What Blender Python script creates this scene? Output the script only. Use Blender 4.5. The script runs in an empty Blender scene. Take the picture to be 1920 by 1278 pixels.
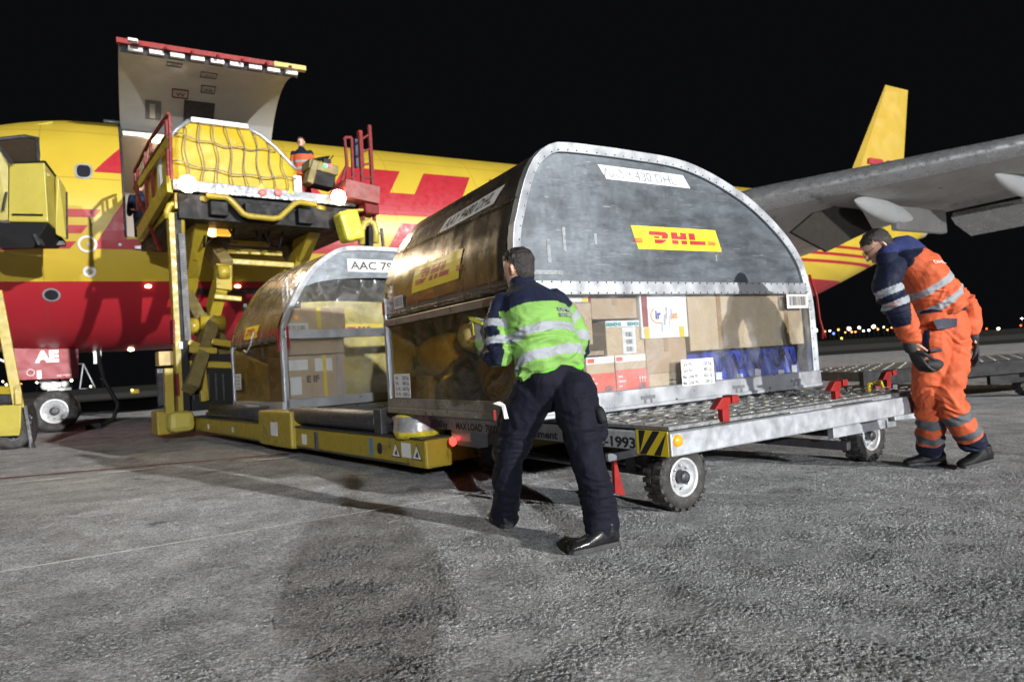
import bpy, bmesh, math, random
from mathutils import Vector, Matrix, noise
random.seed(7)
scene = bpy.context.scene
R_ = math.radians
# ------------------------------------------------------------------ camera
FPX, CAMH = 1285.0, 1.0
PITCH, ROLL = R_(1.65), R_(3.72)
cf = Vector((0, math.cos(PITCH), math.sin(PITCH)))
_u0 = Vector((0, -math.sin(PITCH), math.cos(PITCH)))
cr = Vector((1, 0, 0))*math.cos(ROLL) - _u0*math.sin(ROLL)
cu = _u0*math.cos(ROLL) + Vector((1, 0, 0))*math.sin(ROLL)
cam_data = bpy.data.cameras.new('camera')
cam = bpy.data.objects.new('camera', cam_data)
scene.collection.objects.link(cam)
cam.matrix_world = Matrix(((cr.x, cu.x, -cf.x, 0), (cr.y, cu.y, -cf.y, 0), (cr.z, cu.z, -cf.z, CAMH), (0, 0, 0, 1)))
cam_data.sensor_width = 36.0
cam_data.lens = FPX/1920*36
cam_data.clip_start = 0.05
cam_data.clip_end = 3000
cam_data.dof.use_dof = True
cam_data.dof.focus_distance = 3.7
cam_data.dof.aperture_fstop = 2.8
scene.camera = cam
# ------------------------------------------------------------------ world, lights, exposure
world = bpy.data.worlds.new('World'); scene.world = world; world.use_nodes = True
bg = world.node_tree.nodes['Background']
bg.inputs['Color'].default_value = (0.82, 0.86, 1.0, 1); bg.inputs['Strength'].default_value = 0.0033
scene.view_settings.view_transform = 'Standard'; scene.view_settings.look = 'None'
scene.view_settings.exposure = 0.3; scene.view_settings.gamma = 1
def lamp_dir(az, el):   # direction the light travels: towards azimuth az, downwards by el
    return Vector((math.sin(R_(az))*math.cos(R_(el)), math.cos(R_(az))*math.cos(R_(el)), -math.sin(R_(el))))
sun = bpy.data.lights.new('sun', 'SUN'); sun.energy = 4.2; sun.angle = R_(0.7); sun.color = (1.0, 0.985, 0.955)
suno = bpy.data.objects.new('sun', sun); scene.collection.objects.link(suno)
suno.location = (30, -35, 12); suno.rotation_euler = lamp_dir(-46.5, 10.0).to_track_quat('-Z', 'Y').to_euler()
FLOOD = Vector((10.9, -42, 11.2))
fl = bpy.data.lights.new('floodlight', 'SPOT'); fl.energy = 66000; fl.spot_size = R_(75); fl.spot_blend = 0.6
fl.shadow_soft_size = 0.3; fl.color = (0.93, 0.96, 1.0)
flo = bpy.data.objects.new('floodlight', fl); scene.collection.objects.link(flo); flo.location = FLOOD
flo.rotation_euler = (Vector((1.5, 8, 1.5))-FLOOD).to_track_quat('-Z', 'Y').to_euler()

# ------------------------------------------------------------------ helpers
def V(*a): return Vector(a)
C0 = Vector((0, 0, CAMH))
def W(px, py, dep):            # photograph pixel + distance -> point
    return C0 + (cf + cr*((px-960)/FPX) - cu*((py-639)/FPX))*dep
def Wp(px, py, P, n):
    d = W(px, py, 1)-C0; return C0 + d*((Vector(P)-C0).dot(n)/d.dot(n))
def link(o): scene.collection.objects.link(o); return o
def tag(o, label=None, cat=None, group=None, kind=None):
    if label: o['label'] = label
    if cat: o['category'] = cat
    if group: o['group'] = group
    if kind: o['kind'] = kind
    return o
def empty(name, loc=(0, 0, 0), rz=0, label=None, cat=None, group=None):
    o = bpy.data.objects.new(name, None); link(o); o.location = loc; o.rotation_euler = (0, 0, rz); o.empty_display_size = .2
    return tag(o, label, cat, group)
def copy_tree(o, parent=None):
    c = o.copy(); link(c)
    if parent: c.parent = parent
    for ch in [k for k in o.children]: copy_tree(ch, c)
    return c
class MB:
    def __init__(s): s.v = []; s.f = []; s.m = []; s.sm = []
    def add(s, vs, fs, m=0, smooth=False):
        k = len(s.v); s.v += [tuple(x) for x in vs]; s.f += [tuple(i+k for i in f) for f in fs]; s.m += [m]*len(fs); s.sm += [smooth]*len(fs); return s
    def box(s, c, d, M=None, m=0):
        c = Vector(c); hx, hy, hz = d[0]/2, d[1]/2, d[2]/2
        vs = [Vector((x, y, z)) for x in (-hx, hx) for y in (-hy, hy) for z in (-hz, hz)]
        if M is not None: vs = [M @ q for q in vs]
        return s.add([q+c for q in vs], [(0, 1, 3, 2), (4, 6, 7, 5), (0, 4, 5, 1), (2, 3, 7, 6), (0, 2, 6, 4), (1, 5, 7, 3)], m)
    def b(s, x0, x1, y0, y1, z0, z1, m=0):
        return s.box(((x0+x1)/2, (y0+y1)/2, (z0+z1)/2), (x1-x0, y1-y0, z1-z0), None, m)
    def bar(s, p, q, w, h, m=0, up=(0, 0, 1)):
        p = Vector(p); q = Vector(q); d = (q-p); L = d.length; d.normalize(); up = Vector(up)
        if abs(d.dot(up)) > .97: up = Vector((1, 0, 0))
        x = d.cross(up).normalized(); z = x.cross(d)
        M = Matrix((x, d, z)).transposed()
        return s.box((p+q)/2, (w, L, h), M, m)
    def tube(s, pts, r, n=10, m=0, cap=True, closed=False):
        pts = [Vector(p) for p in pts]; rs = r if isinstance(r, (list, tuple)) else [r]*len(pts)
        vs = []; fs = []; prev = None
        for i, p in enumerate(pts):
            a = pts[i-1] if (i > 0 or closed) else p; b_ = pts[(i+1) % len(pts)] if (i < len(pts)-1 or closed) else p
            d = (b_-a).normalized()
            if prev is None:
                up = Vector((0, 0, 1)) if abs(d.z) < .9 else Vector((1, 0, 0)); x = d.cross(up).normalized()
            else: x = (prev - d*prev.dot(d)).normalized()
            prev = x; y = d.cross(x)
            vs += [p + (x*math.cos(2*math.pi*k/n)+y*math.sin(2*math.pi*k/n))*rs[i] for k in range(n)]
        N = len(pts)
        for i in range(N if closed else N-1):
            j = (i+1) % N
            for k in range(n): fs.append((i*n+k, i*n+(k+1) % n, j*n+(k+1) % n, j*n+k))
        if cap and not closed: fs += [tuple(range(n-1, -1, -1)), tuple((N-1)*n+k for k in range(n))]
        return s.add(vs, fs, m, True)
    def lathe(s, prof, c, axis, n=32, m=0, smooth=True):   # prof: (r, h) along axis from c
        c = Vector(c); d = Vector(axis).normalized(); up = Vector((0, 0, 1)) if abs(d.z) < .9 else Vector((1, 0, 0))
        x = d.cross(up).normalized(); y = d.cross(x); vs = []; fs = []
        for (r, h) in prof: vs += [c + d*h + (x*math.cos(2*math.pi*k/n)+y*math.sin(2*math.pi*k/n))*max(r, 1e-4) for k in range(n)]
        for i in range(len(prof)-1):
            for k in range(n): fs.append((i*n+k, i*n+(k+1) % n, (i+1)*n+(k+1) % n, (i+1)*n+k))
        return s.add(vs, fs, m, smooth)
    def prism(s, poly, h0, h1, plane='xz', m=0):  # extrude polygon; plane xz -> along y
        def P(a, b_, h): return {'xz': (a, h, b_), 'xy': (a, b_, h), 'yz': (h, a, b_)}[plane]
        n = len(poly); vs = [P(a, b_, h0) for a, b_ in poly]+[P(a, b_, h1) for a, b_ in poly]
        fs = [tuple(range(n)), tuple(range(2*n-1, n-1, -1))]+[(i, (i+1) % n, n+(i+1) % n, n+i) for i in range(n)]
        return s.add(vs, fs, m)
    def sphere(s, c, r, n=16, m=0):
        c = Vector(c); r = Vector((r, r, r)) if not hasattr(r, '__len__') else Vector(r)
        vs = []; fs = []; k2 = n//2
        for i in range(k2+1):
            a = math.pi*i/k2
            for k in range(n):
                t = 2*math.pi*k/n; vs.append(c+Vector((r.x*math.sin(a)*math.cos(t), r.y*math.sin(a)*math.sin(t), r.z*math.cos(a))))
        for i in range(k2):
            for k in range(n): fs.append((i*n+k, (i+1)*n+k, (i+1)*n+(k+1) % n, i*n+(k+1) % n))
        return s.add(vs, fs, m, True)
    def build(s, name, mats, parent=None, bevel=0, fix=True):
        me = bpy.data.meshes.new(name); me.from_pydata(s.v, [], s.f)
        if not isinstance(mats, (list, tuple)): mats = [mats]
        for q in mats: me.materials.append(q)
        me.polygons.foreach_set('material_index', s.m); me.polygons.foreach_set('use_smooth', s.sm)
        if fix:
            bm = bmesh.new(); bm.from_mesh(me); bmesh.ops.remove_doubles(bm, verts=bm.verts, dist=1e-5)
            bmesh.ops.recalc_face_normals(bm, faces=bm.faces); bm.to_mesh(me); bm.free()
        me.update()
        o = bpy.data.objects.new(name, me); link(o)
        if parent: o.parent = parent
        if bevel:
            q = o.modifiers.new('bevel', 'BEVEL'); q.width = bevel; q.segments = 2; q.limit_method = 'ANGLE'; q.angle_limit = R_(40)
        return o
def B1(name, mat, parent, *a, bevel=.004, **k):   # one axis-aligned box part
    return MB().b(*a).build(name, mat, parent, bevel)

# ------------------------------------------------------------------ materials
def nd(nt, typ, loc=(0, 0), **kw):
    n = nt.nodes.new(typ)
    for k, v in kw.items():
        if k in n.inputs: n.inputs[k].default_value = v
        else: setattr(n, k, v)
    return n
def c4(c): return (c[0], c[1], c[2], 1)
def mat(name, col, rough=.5, metal=0, var=.12, vs=3, bump=0, bs=60, dirt=None, ds=2.0, dth=.55, spec=.5, rvar=.15, emit=None, es=0, stretch=None, coat=0):
    m = bpy.data.materials.new(name); m.use_nodes = True; nt = m.node_tree; L = nt.links
    p = nt.nodes['Principled BSDF']; p.inputs['Roughness'].default_value = rough; p.inputs['Metallic'].default_value = metal
    p.inputs['Specular IOR Level'].default_value = spec; p.inputs['Coat Weight'].default_value = coat
    tc = nd(nt, 'ShaderNodeTexCoord'); src = tc.outputs['Object']
    if stretch:
        mp = nd(nt, 'ShaderNodeMapping'); mp.inputs['Scale'].default_value = stretch; L.new(src, mp.inputs['Vector']); src = mp.outputs['Vector']
    n1 = nd(nt, 'ShaderNodeTexNoise', Scale=vs, Detail=6.0, Roughness=.6); L.new(src, n1.inputs['Vector'])
    mx = nd(nt, 'ShaderNodeMix', data_type='RGBA'); mx.inputs['A'].default_value = c4([x*(1-var) for x in col]); mx.inputs['B'].default_value = c4([min(1, x*(1+var)) for x in col])
    rp = nd(nt, 'ShaderNodeMapRange'); rp.inputs['From Min'].default_value = .3; rp.inputs['From Max'].default_value = .7
    L.new(n1.outputs['Fac'], rp.inputs['Value']); L.new(rp.outputs['Result'], mx.inputs['Factor'])
    out = mx.outputs['Result']
    if dirt:
        n2 = nd(nt, 'ShaderNodeTexNoise', Scale=ds, Detail=8.0, Roughness=.7); L.new(src, n2.inputs['Vector'])
        r2 = nd(nt, 'ShaderNodeMapRange'); r2.inputs['From Min'].default_value = dth; r2.inputs['From Max'].default_value = dth+.13
        L.new(n2.outputs['Fac'], r2.inputs['Value']); m2 = nd(nt, 'ShaderNodeMix', data_type='RGBA'); m2.inputs['B'].default_value = c4(dirt)
        L.new(out, m2.inputs['A']); L.new(r2.outputs['Result'], m2.inputs['Factor']); out = m2.outputs['Result']
    L.new(out, p.inputs['Base Color'])
    if rvar:
        r3 = nd(nt, 'ShaderNodeMapRange'); r3.inputs['From Min'].default_value = .3; r3.inputs['From Max'].default_value = .7
        r3.inputs['To Min'].default_value = max(.02, rough-rvar); r3.inputs['To Max'].default_value = min(1, rough+rvar)
        n3 = nd(nt, 'ShaderNodeTexNoise', Scale=vs*2.3, Detail=5.0); L.new(src, n3.inputs['Vector'])
        L.new(n3.outputs['Fac'], r3.inputs['Value']); L.new(r3.outputs['Result'], p.inputs['Roughness'])
    if bump:
        nb = nd(nt, 'ShaderNodeTexNoise', Scale=bs, Detail=4.0); L.new(src, nb.inputs['Vector'])
        b_ = nd(nt, 'ShaderNodeBump', Strength=bump, Distance=.01); L.new(nb.outputs['Fac'], b_.inputs['Height']); L.new(b_.outputs['Normal'], p.inputs['Normal'])
    if emit: p.inputs['Emission Color'].default_value = c4(emit); p.inputs['Emission Strength'].default_value = es
    return m
def emis(name, col, s):
    m = bpy.data.materials.new(name); m.use_nodes = True; nt = m.node_tree; nt.nodes.clear()
    e = nd(nt, 'ShaderNodeEmission'); e.inputs['Color'].default_value = c4(col); e.inputs['Strength'].default_value = s
    o = nd(nt, 'ShaderNodeOutputMaterial'); nt.links.new(e.outputs[0], o.inputs[0]); return m
def clear(name, tint, gloss=.12, rough=.12, haze=0.05):
    m = bpy.data.materials.new(name); m.use_nodes = True; nt = m.node_tree; nt.nodes.clear(); L = nt.links
    t = nd(nt, 'ShaderNodeBsdfTransparent'); t.inputs['Color'].default_value = c4(tint)
    g = nd(nt, 'ShaderNodeBsdfGlossy'); g.inputs['Roughness'].default_value = rough; g.inputs['Color'].default_value = (1, 1, 1, 1)
    d = nd(nt, 'ShaderNodeBsdfDiffuse'); d.inputs['Color'].default_value = c4([min(1, x*.8) for x in tint])
    tc = nd(nt, 'ShaderNodeTexCoord'); n = nd(nt, 'ShaderNodeTexNoise', Scale=4.0, Detail=5.0, Distortion=1.2); L.new(tc.outputs['Object'], n.inputs['Vector'])
    b_ = nd(nt, 'ShaderNodeBump', Strength=.5, Distance=.02); L.new(n.outputs['Fac'], b_.inputs['Height']); L.new(b_.outputs['Normal'], g.inputs['Normal'])
    r = nd(nt, 'ShaderNodeMapRange'); r.inputs['From Min'].default_value = .45; r.inputs['From Max'].default_value = .7; r.inputs['To Min'].default_value = haze; r.inputs['To Max'].default_value = haze*3
    L.new(n.outputs['Fac'], r.inputs['Value'])
    m1 = nd(nt, 'ShaderNodeMixShader'); L.new(r.outputs['Result'], m1.inputs[0]); L.new(t.outputs[0], m1.inputs[1]); L.new(d.outputs[0], m1.inputs[2])
    m2 = nd(nt, 'ShaderNodeMixShader'); m2.inputs[0].default_value = gloss; L.new(m1.outputs[0], m2.inputs[1]); L.new(g.outputs[0], m2.inputs[2])
    o = nd(nt, 'ShaderNodeOutputMaterial'); L.new(m2.outputs[0], o.inputs[0]); return m
def vcol_mat(name, rough=.75, bump=.25, bs=220, spec=.12, sheen=.02, wr=0):
    m = bpy.data.materials.new(name); m.use_nodes = True; nt = m.node_tree; L = nt.links
    p = nt.nodes['Principled BSDF']; a = nd(nt, 'ShaderNodeVertexColor', layer_name='col'); p.inputs['Roughness'].default_value = rough
    p.inputs['Specular IOR Level'].default_value = spec; p.inputs['Sheen Weight'].default_value = sheen
    tc = nd(nt, 'ShaderNodeTexCoord'); n = nd(nt, 'ShaderNodeTexNoise', Scale=9.0, Detail=6.0); L.new(tc.outputs['Object'], n.inputs['Vector'])
    r = nd(nt, 'ShaderNodeMapRange'); r.inputs['To Min'].default_value = .72; r.inputs['To Max'].default_value = 1.25; L.new(n.outputs['Fac'], r.inputs['Value'])
    mm = nd(nt, 'ShaderNodeVectorMath', operation='SCALE'); L.new(a.outputs['Color'], mm.inputs[0]); L.new(r.outputs['Result'], mm.inputs['Scale'])
    L.new(mm.outputs[0], p.inputs['Base Color'])
    nb = nd(nt, 'ShaderNodeTexNoise', Scale=bs, Detail=3.0); L.new(tc.outputs['Object'], nb.inputs['Vector'])
    b_ = nd(nt, 'ShaderNodeBump', Strength=bump, Distance=.003); L.new(nb.outputs['Fac'], b_.inputs['Height'])
    if wr:
        nw = nd(nt, 'ShaderNodeTexNoise', Scale=11.0, Detail=3.0, Distortion=1.5); L.new(tc.outputs['Object'], nw.inputs['Vector'])
        bw = nd(nt, 'ShaderNodeBump', Strength=wr, Distance=.03); L.new(nw.outputs['Fac'], bw.inputs['Height']); L.new(bw.outputs['Normal'], b_.inputs['Normal'])
    L.new(b_.outputs['Normal'], p.inputs['Normal']); return m
YEL = (0.7, 0.5, 0.02); RED = (0.50, 0.012, 0.02)
M_ = {}
M_['alu'] = mat('aluminium', (.52, .54, .57), .38, .85, var=.25, vs=4, bump=.15, bs=30, rvar=.14)
M_['alurim'] = mat('aluminium_rail', (.40, .42, .45), .40, .6, var=.16, vs=3, bump=.08, bs=30, dirt=(.30, .31, .33), ds=4, dth=.62)
M_['tread'] = mat('deck_tread_metal', (.24, .245, .25), .42, .6, var=.3, vs=9)
M_['galv'] = mat('galvanised_steel', (.40, .42, .45), .46, .55, var=.25, vs=6, bump=.1, bs=50, dirt=(.24, .25, .26), ds=3, dth=.6)
M_['darksteel'] = mat('dark_steel', (.06, .06, .065), .5, .5, var=.4, vs=10)
M_['deck'] = mat('deck_plate', (.20, .205, .21), .5, .4, var=.4, vs=14, bump=.9, bs=35)
M_['black'] = mat('black_paint', (.012, .012, .013), .6, 0, spec=.2)
M_['rubber'] = mat('rubber', (.022, .021, .02), .75, 0, var=.4, vs=20, bump=.3, bs=90, dirt=(.07, .065, .06), ds=12, dth=.5)
M_['yel'] = mat('yellow_loader_paint', (.32, .24, .02), .45, 0, var=.14, vs=5, dirt=(.10, .08, .03), ds=5, dth=.56, bump=.1, bs=30)
M_['yelclean'] = mat('yellow_panel_paint', (.42, .35, .065), .42, 0, var=.08, vs=3, dirt=(.3, .25, .06), ds=6, dth=.64)
M_['red'] = mat('red_paint', (.23, .009, .008), .5, 0, spec=.3, var=.2, vs=8, dirt=(.12, .02, .02), ds=14, dth=.62)
M_['redrail'] = mat('red_rail_paint', (.15, .012, .013), .55, 0, spec=.25, var=.25, vs=8)
M_['white'] = mat('white_paint', (.66, .66, .65), .4, 0, var=.06)
M_['wheel'] = mat('wheel_silver', (.46, .47, .48), .42, .35, var=.15, vs=12, dirt=(.2, .19, .18), ds=18, dth=.6)
M_['logored'] = mat('logo_red', (.36, .02, .03), .45, 0, var=.06)
M_['logoyel'] = mat('sticker_yellow', (.70, .52, .02), .45, 0, var=.05, dirt=(.25, .2, .1), ds=9, dth=.68)
M_['sticker'] = mat('white_sticker', (.66, .66, .64), .5, 0, var=.06, dirt=(.35, .34, .32), ds=10, dth=.64)
M_['ink'] = mat('black_ink', (.015, .015, .018), .5, 0)
M_['inkgrey'] = mat('grey_ink', (.12, .12, .13), .5, 0)
M_['cream'] = mat('cargo_liner', (.30, .27, .24), .6, 0, var=.08, vs=2, dirt=(.4, .38, .33), ds=2.5, dth=.6)
M_['orange'] = mat('amber_lens', (.9, .32, .02), .2, 0, emit=(1, .3, .02), es=.15)
M_['glassd'] = mat('dark_glass', (.02, .02, .025), .1, 0)
# ------------------------------------------------------------------ text, logos, curved decals
def text_mesh(s, size, offset=0, spacing=1.0, bold=0.0):
    cu_ = bpy.data.curves.new('t', 'FONT'); cu_.body = s; cu_.size = size; cu_.space_character = spacing; cu_.offset = bold; cu_.resolution_u = 3
    cu_.align_x = 'LEFT'
    o = bpy.data.objects.new('t', cu_); link(o); dg = bpy.context.evaluated_depsgraph_get()
    me = bpy.data.meshes.new_from_object(o.evaluated_get(dg)); bpy.data.objects.remove(o); bpy.data.curves.remove(cu_)
    return me
def text(s, mat_, parent, fn, size, width=None, name='lettering', bold=0.0, shear=0.0, spacing=1.0, cond=1.0):
    """fn(x, y) maps flat letter coordinates (baseline at y=0) to a point"""
    me = text_mesh(s, size, spacing=spacing, bold=bold)
    if width:
        xs = [v.co.x for v in me.vertices]; k = width/(max(xs)-min(xs)); x0 = min(xs)
    else: k = cond; x0 = 0
    for v in me.vertices:
        x, y = (v.co.x-x0)*k, v.co.y; v.co = fn(x+shear*y, y)
    me.materials.clear(); me.materials.append(mat_)
    o = bpy.data.objects.new(name, me); link(o); o.parent = parent; return o
SLANT = .58
def logo_polys():
    P = []
    def arc(cx, cy, rx, ry, a0, a1, n=8): return [(cx+rx*math.cos(R_(a0+(a1-a0)*i/n)), cy+ry*math.sin(R_(a0+(a1-a0)*i/n))) for i in range(n+1)]
    g0, g1 = .335, .42
    # D : upper bar with bowl, inner stem, lower stroke
    P.append([(0, .69), (0, 1.0), (1.38, 1.0)]+arc(1.38, .74, .36, .26, 90, 0)[1:]+[(1.74, .6), (1.62, g1), (1.02, g1), (1.16, .56), (1.16, .64), (1.08, .69)])
    P.append([(.42, g1), (.42, .60), (.95, .60), (.83, g1)])
    P.append([(.42, 0), (.42, g0), (.86, g0), (.86, g0-.001), (1.55, g0), (1.38, .16), (1.1, .03), (.85, 0)])
    # H
    P.append([(2.04, g1), (2.04, 1), (2.65, 1), (2.65, .68), (2.93, .68), (2.93, 1), (3.50, 1), (3.50, g1)])
    P.append([(2.04, 0), (2.04, g0), (2.65, g0), (2.65, 0)]); P.append([(2.93, 0), (2.93, g0), (3.50, g0), (3.50, 0)])
    # L
    P.append([(3.76, g1), (3.76, 1), (4.36, 1), (4.36, g1)]); P.append([(3.76, 0), (3.76, g0), (5.35, g0), (5.35, 0)])
    return P
def stripe_polys(x0, x1, side=0):
    return [[(x0, y), (x0, y+.13), (x1, y+.13), (x1, y)] if side == 0 else [(x0, y), (x0, y+.08), (x1, y+.08), (x1, y)] for y in (0, .13 if side else .18, .26 if side else .36)]
def flat_polys(polys, fn, mat_, name, parent, step=None, slant=SLANT, h=1.0, xstep=None):
    bm = bmesh.new()
    for poly in polys:
        pts = []
        for (x, y) in poly: pts.append(bm.verts.new(((x - slant*(1-y))*h, y*h, 0)))
        bm.faces.new(pts)
    bmesh.ops.triangulate(bm, faces=bm.faces)
    if step:
        k = -20
        ys = [v.co.y for v in bm.verts]; y = min(ys)
        while y < max(ys):
            y += step
            bmesh.ops.bisect_plane(bm, geom=bm.verts[:]+bm.edges[:]+bm.faces[:], plane_co=(0, y, 0), plane_no=(0, 1, 0))
    if xstep:
        xs = [v.co.x for v in bm.verts]; x = min(xs)
        while x < max(xs):
            x += xstep
            bmesh.ops.bisect_plane(bm, geom=bm.verts[:]+bm.edges[:]+bm.faces[:], plane_co=(x, 0, 0), plane_no=(1, 0, 0))
    for v in bm.verts: v.co = fn(v.co.x, v.co.y)
    me = bpy.data.meshes.new(name); bm.to_mesh(me); bm.free(); me.materials.append(mat_)
    o = bpy.data.objects.new(name, me); link(o); o.parent = parent; return o
def logo_sticker(parent, fn, w, h, slant=-.25, name='logo_sticker', off=.0015):
    """yellow parallelogram with red letters. fn(x,y,off) -> point; x right 0..w, y up 0..h"""
    st = flat_polys([[(0, 0), (w/h, 0), (w/h, 1), (0, 1)]], lambda x, y: fn(x, y, 0), M_['logoyel'], name, parent, step=h/6, slant=slant, h=h)
    lh = h*.52; y0 = h*.27; k = w*.66/(5.35*lh); x0 = w*.17
    flat_polys(logo_polys(), lambda x, y: fn(x0+x*k - slant*.35*h, y0+y, off), M_['logored'], 'lettering', st, step=lh/4, slant=max(-.1, slant)*.9 if slant < 0 else SLANT, h=lh)
    flat_polys(stripe_polys(0, 1, 1)+stripe_polys(w/lh*.87, w/lh*.97, 1), lambda x, y: fn(x+w*.02, y0+y, off), M_['logored'], 'stripes', st, slant=0, h=lh)
    return st
# ------------------------------------------------------------------ ground
def ground_mat(name, base, dark, light, sc=1.0, bump=1.0, disp=0):
    m = bpy.data.materials.new(name); m.use_nodes = True; nt = m.node_tree; L = nt.links; p = nt.nodes['Principled BSDF']
    tc = nd(nt, 'ShaderNodeTexCoord'); o = tc.outputs['Object']
    big = nd(nt, 'ShaderNodeTexNoise', Scale=.55*sc, Detail=6.0, Roughness=.62); L.new(o, big.inputs['Vector'])
    med = nd(nt, 'ShaderNodeTexNoise', Scale=9*sc, Detail=8.0, Roughness=.75); L.new(o, med.inputs['Vector'])
    fin = nd(nt, 'ShaderNodeTexVoronoi', Scale=95*sc); L.new(o, fin.inputs['Vector'])
    fin2 = nd(nt, 'ShaderNodeTexNoise', Scale=150*sc, Detail=3.0); L.new(o, fin2.inputs['Vector'])
    cr_ = nd(nt, 'ShaderNodeValToRGB'); e = cr_.color_ramp.elements; e[0].position = .28; e[0].color = c4(dark); e[1].position = .72; e[1].color = c4(base); L.new(big.outputs['Fac'], cr_.inputs['Fac'])
    mx = nd(nt, 'ShaderNodeMix', data_type='RGBA', blend_type='OVERLAY'); mx.inputs['Factor'].default_value = .8; L.new(cr_.outputs['Color'], mx.inputs['A']); L.new(med.outputs['Fac'], mx.inputs['B'])
    r = nd(nt, 'ShaderNodeMapRange'); r.inputs['From Min'].default_value = .48; r.inputs['From Max'].default_value = .62; L.new(fin2.outputs['Fac'], r.inputs['Value'])
    m2 = nd(nt, 'ShaderNodeMix', data_type='RGBA'); L.new(mx.outputs['Result'], m2.inputs['A']); m2.inputs['B'].default_value = c4(light)
    rr = nd(nt, 'ShaderNodeMath', operation='MULTIPLY'); rr.inputs[1].default_value = .6; L.new(r.outputs['Result'], rr.inputs[0]); L.new(rr.outputs[0], m2.inputs['Factor'])
    # dark oil spots
    sp = nd(nt, 'ShaderNodeTexNoise', Scale=1.7*sc, Detail=5.0, Roughness=.6, Distortion=.6); L.new(o, sp.inputs['Vector'])
    sr = nd(nt, 'ShaderNodeMapRange'); sr.inputs['From Min'].default_value = .62; sr.inputs['From Max'].default_value = .69; sr.inputs['To Max'].default_value = .75; L.new(sp.outputs['Fac'], sr.inputs['Value'])
    m3 = nd(nt, 'ShaderNodeMix', data_type='RGBA'); L.new(m2.outputs['Result'], m3.inputs['A']); m3.inputs['B'].default_value = c4([x*.25 for x in base]); L.new(sr.outputs['Result'], m3.inputs['Factor'])
    wv = nd(nt, 'ShaderNodeVectorMath', operation='ADD'); L.new(o, wv.inputs[0]); wn = nd(nt, 'ShaderNodeTexNoise', Scale=9.0, Detail=3.0); L.new(o, wn.inputs['Vector'])
    ws = nd(nt, 'ShaderNodeVectorMath', operation='SCALE'); ws.inputs['Scale'].default_value = .14; L.new(wn.outputs['Color'], ws.inputs[0]); L.new(ws.outputs[0], wv.inputs[1])
    dv = nd(nt, 'ShaderNodeTexVoronoi', Scale=1.15); L.new(wv.outputs[0], dv.inputs['Vector'])
    dr = nd(nt, 'ShaderNodeMapRange'); dr.inputs['From Min'].default_value = .05; dr.inputs['From Max'].default_value = .085; dr.inputs['To Min'].default_value = .4; dr.inputs['To Max'].default_value = 1.0; L.new(dv.outputs['Distance'], dr.inputs['Value'])
    gr = nd(nt, 'ShaderNodeTexNoise', Scale=62*sc, Detail=5.0, Roughness=.85); L.new(o, gr.inputs['Vector'])
    g2 = nd(nt, 'ShaderNodeMapRange'); g2.inputs['From Min'].default_value = .38; g2.inputs['From Max'].default_value = .62; g2.inputs['To Min'].default_value = .38; g2.inputs['To Max'].default_value = 1.5; L.new(gr.outputs['Fac'], g2.inputs['Value'])
    bl_ = nd(nt, 'ShaderNodeTexNoise', Scale=2.6*sc, Detail=5.0, Roughness=.7); L.new(o, bl_.inputs['Vector'])
    g3 = nd(nt, 'ShaderNodeMapRange'); g3.inputs['From Min'].default_value = .35; g3.inputs['From Max'].default_value = .65; g3.inputs['To Min'].default_value = .7; g3.inputs['To Max'].default_value = 1.2; L.new(bl_.outputs['Fac'], g3.inputs['Value'])
    gm_ = nd(nt, 'ShaderNodeMath', operation='MULTIPLY'); L.new(g2.outputs['Result'], gm_.inputs[0]); gn_ = nd(nt, 'ShaderNodeMath', operation='MULTIPLY'); L.new(g3.outputs['Result'], gn_.inputs[0]); L.new(dr.outputs['Result'], gn_.inputs[1]); L.new(gn_.outputs[0], gm_.inputs[1])
    m4 = nd(nt, 'ShaderNodeVectorMath', operation='SCALE'); L.new(m3.outputs['Result'], m4.inputs[0]); L.new(gm_.outputs[0], m4.inputs['Scale'])
    L.new(m4.outputs[0], p.inputs['Base Color']); p.inputs['Roughness'].default_value = .8; p.inputs['Specular IOR Level'].default_value = .25
    # bump
    h1 = nd(nt, 'ShaderNodeMath', operation='MULTIPLY'); h1.inputs[1].default_value = .45; L.new(fin.outputs['Distance'], h1.inputs[0])
    h2 = nd(nt, 'ShaderNodeMath', operation='MULTIPLY_ADD'); h2.inputs[1].default_value = 1.0; L.new(fin2.outputs['Fac'], h2.inputs[0]); L.new(h1.outputs[0], h2.inputs[2])
    md = nd(nt, 'ShaderNodeTexNoise', Scale=34*sc, Detail=9.0, Roughness=.85); L.new(o, md.inputs['Vector'])
    h3 = nd(nt, 'ShaderNodeMath', operation='MULTIPLY_ADD'); h3.inputs[1].default_value = 1.9; L.new(md.outputs['Fac'], h3.inputs[0]); L.new(h2.outputs[0], h3.inputs[2])
    b_ = nd(nt, 'ShaderNodeBump', Strength=bump, Distance=.03); L.new(h3.outputs[0], b_.inputs['Height']); L.new(b_.outputs['Normal'], p.inputs['Normal'])
    if disp:
        vo = nd(nt, 'ShaderNodeTexVoronoi', Scale=75.0); L.new(o, vo.inputs['Vector'])
        nz = nd(nt, 'ShaderNodeTexNoise', Scale=38.0, Detail=6.0, Roughness=.7); L.new(o, nz.inputs['Vector'])
        nl = nd(nt, 'ShaderNodeTexNoise', Scale=3.5, Detail=4.0, Roughness=.6); L.new(o, nl.inputs['Vector'])
        rl = nd(nt, 'ShaderNodeMapRange'); rl.inputs['From Min'].default_value = .40; rl.inputs['From Max'].default_value = .62; rl.inputs['To Min'].default_value = .1; rl.inputs['To Max'].default_value = 1.45; L.new(nl.outputs['Fac'], rl.inputs['Value'])
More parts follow.
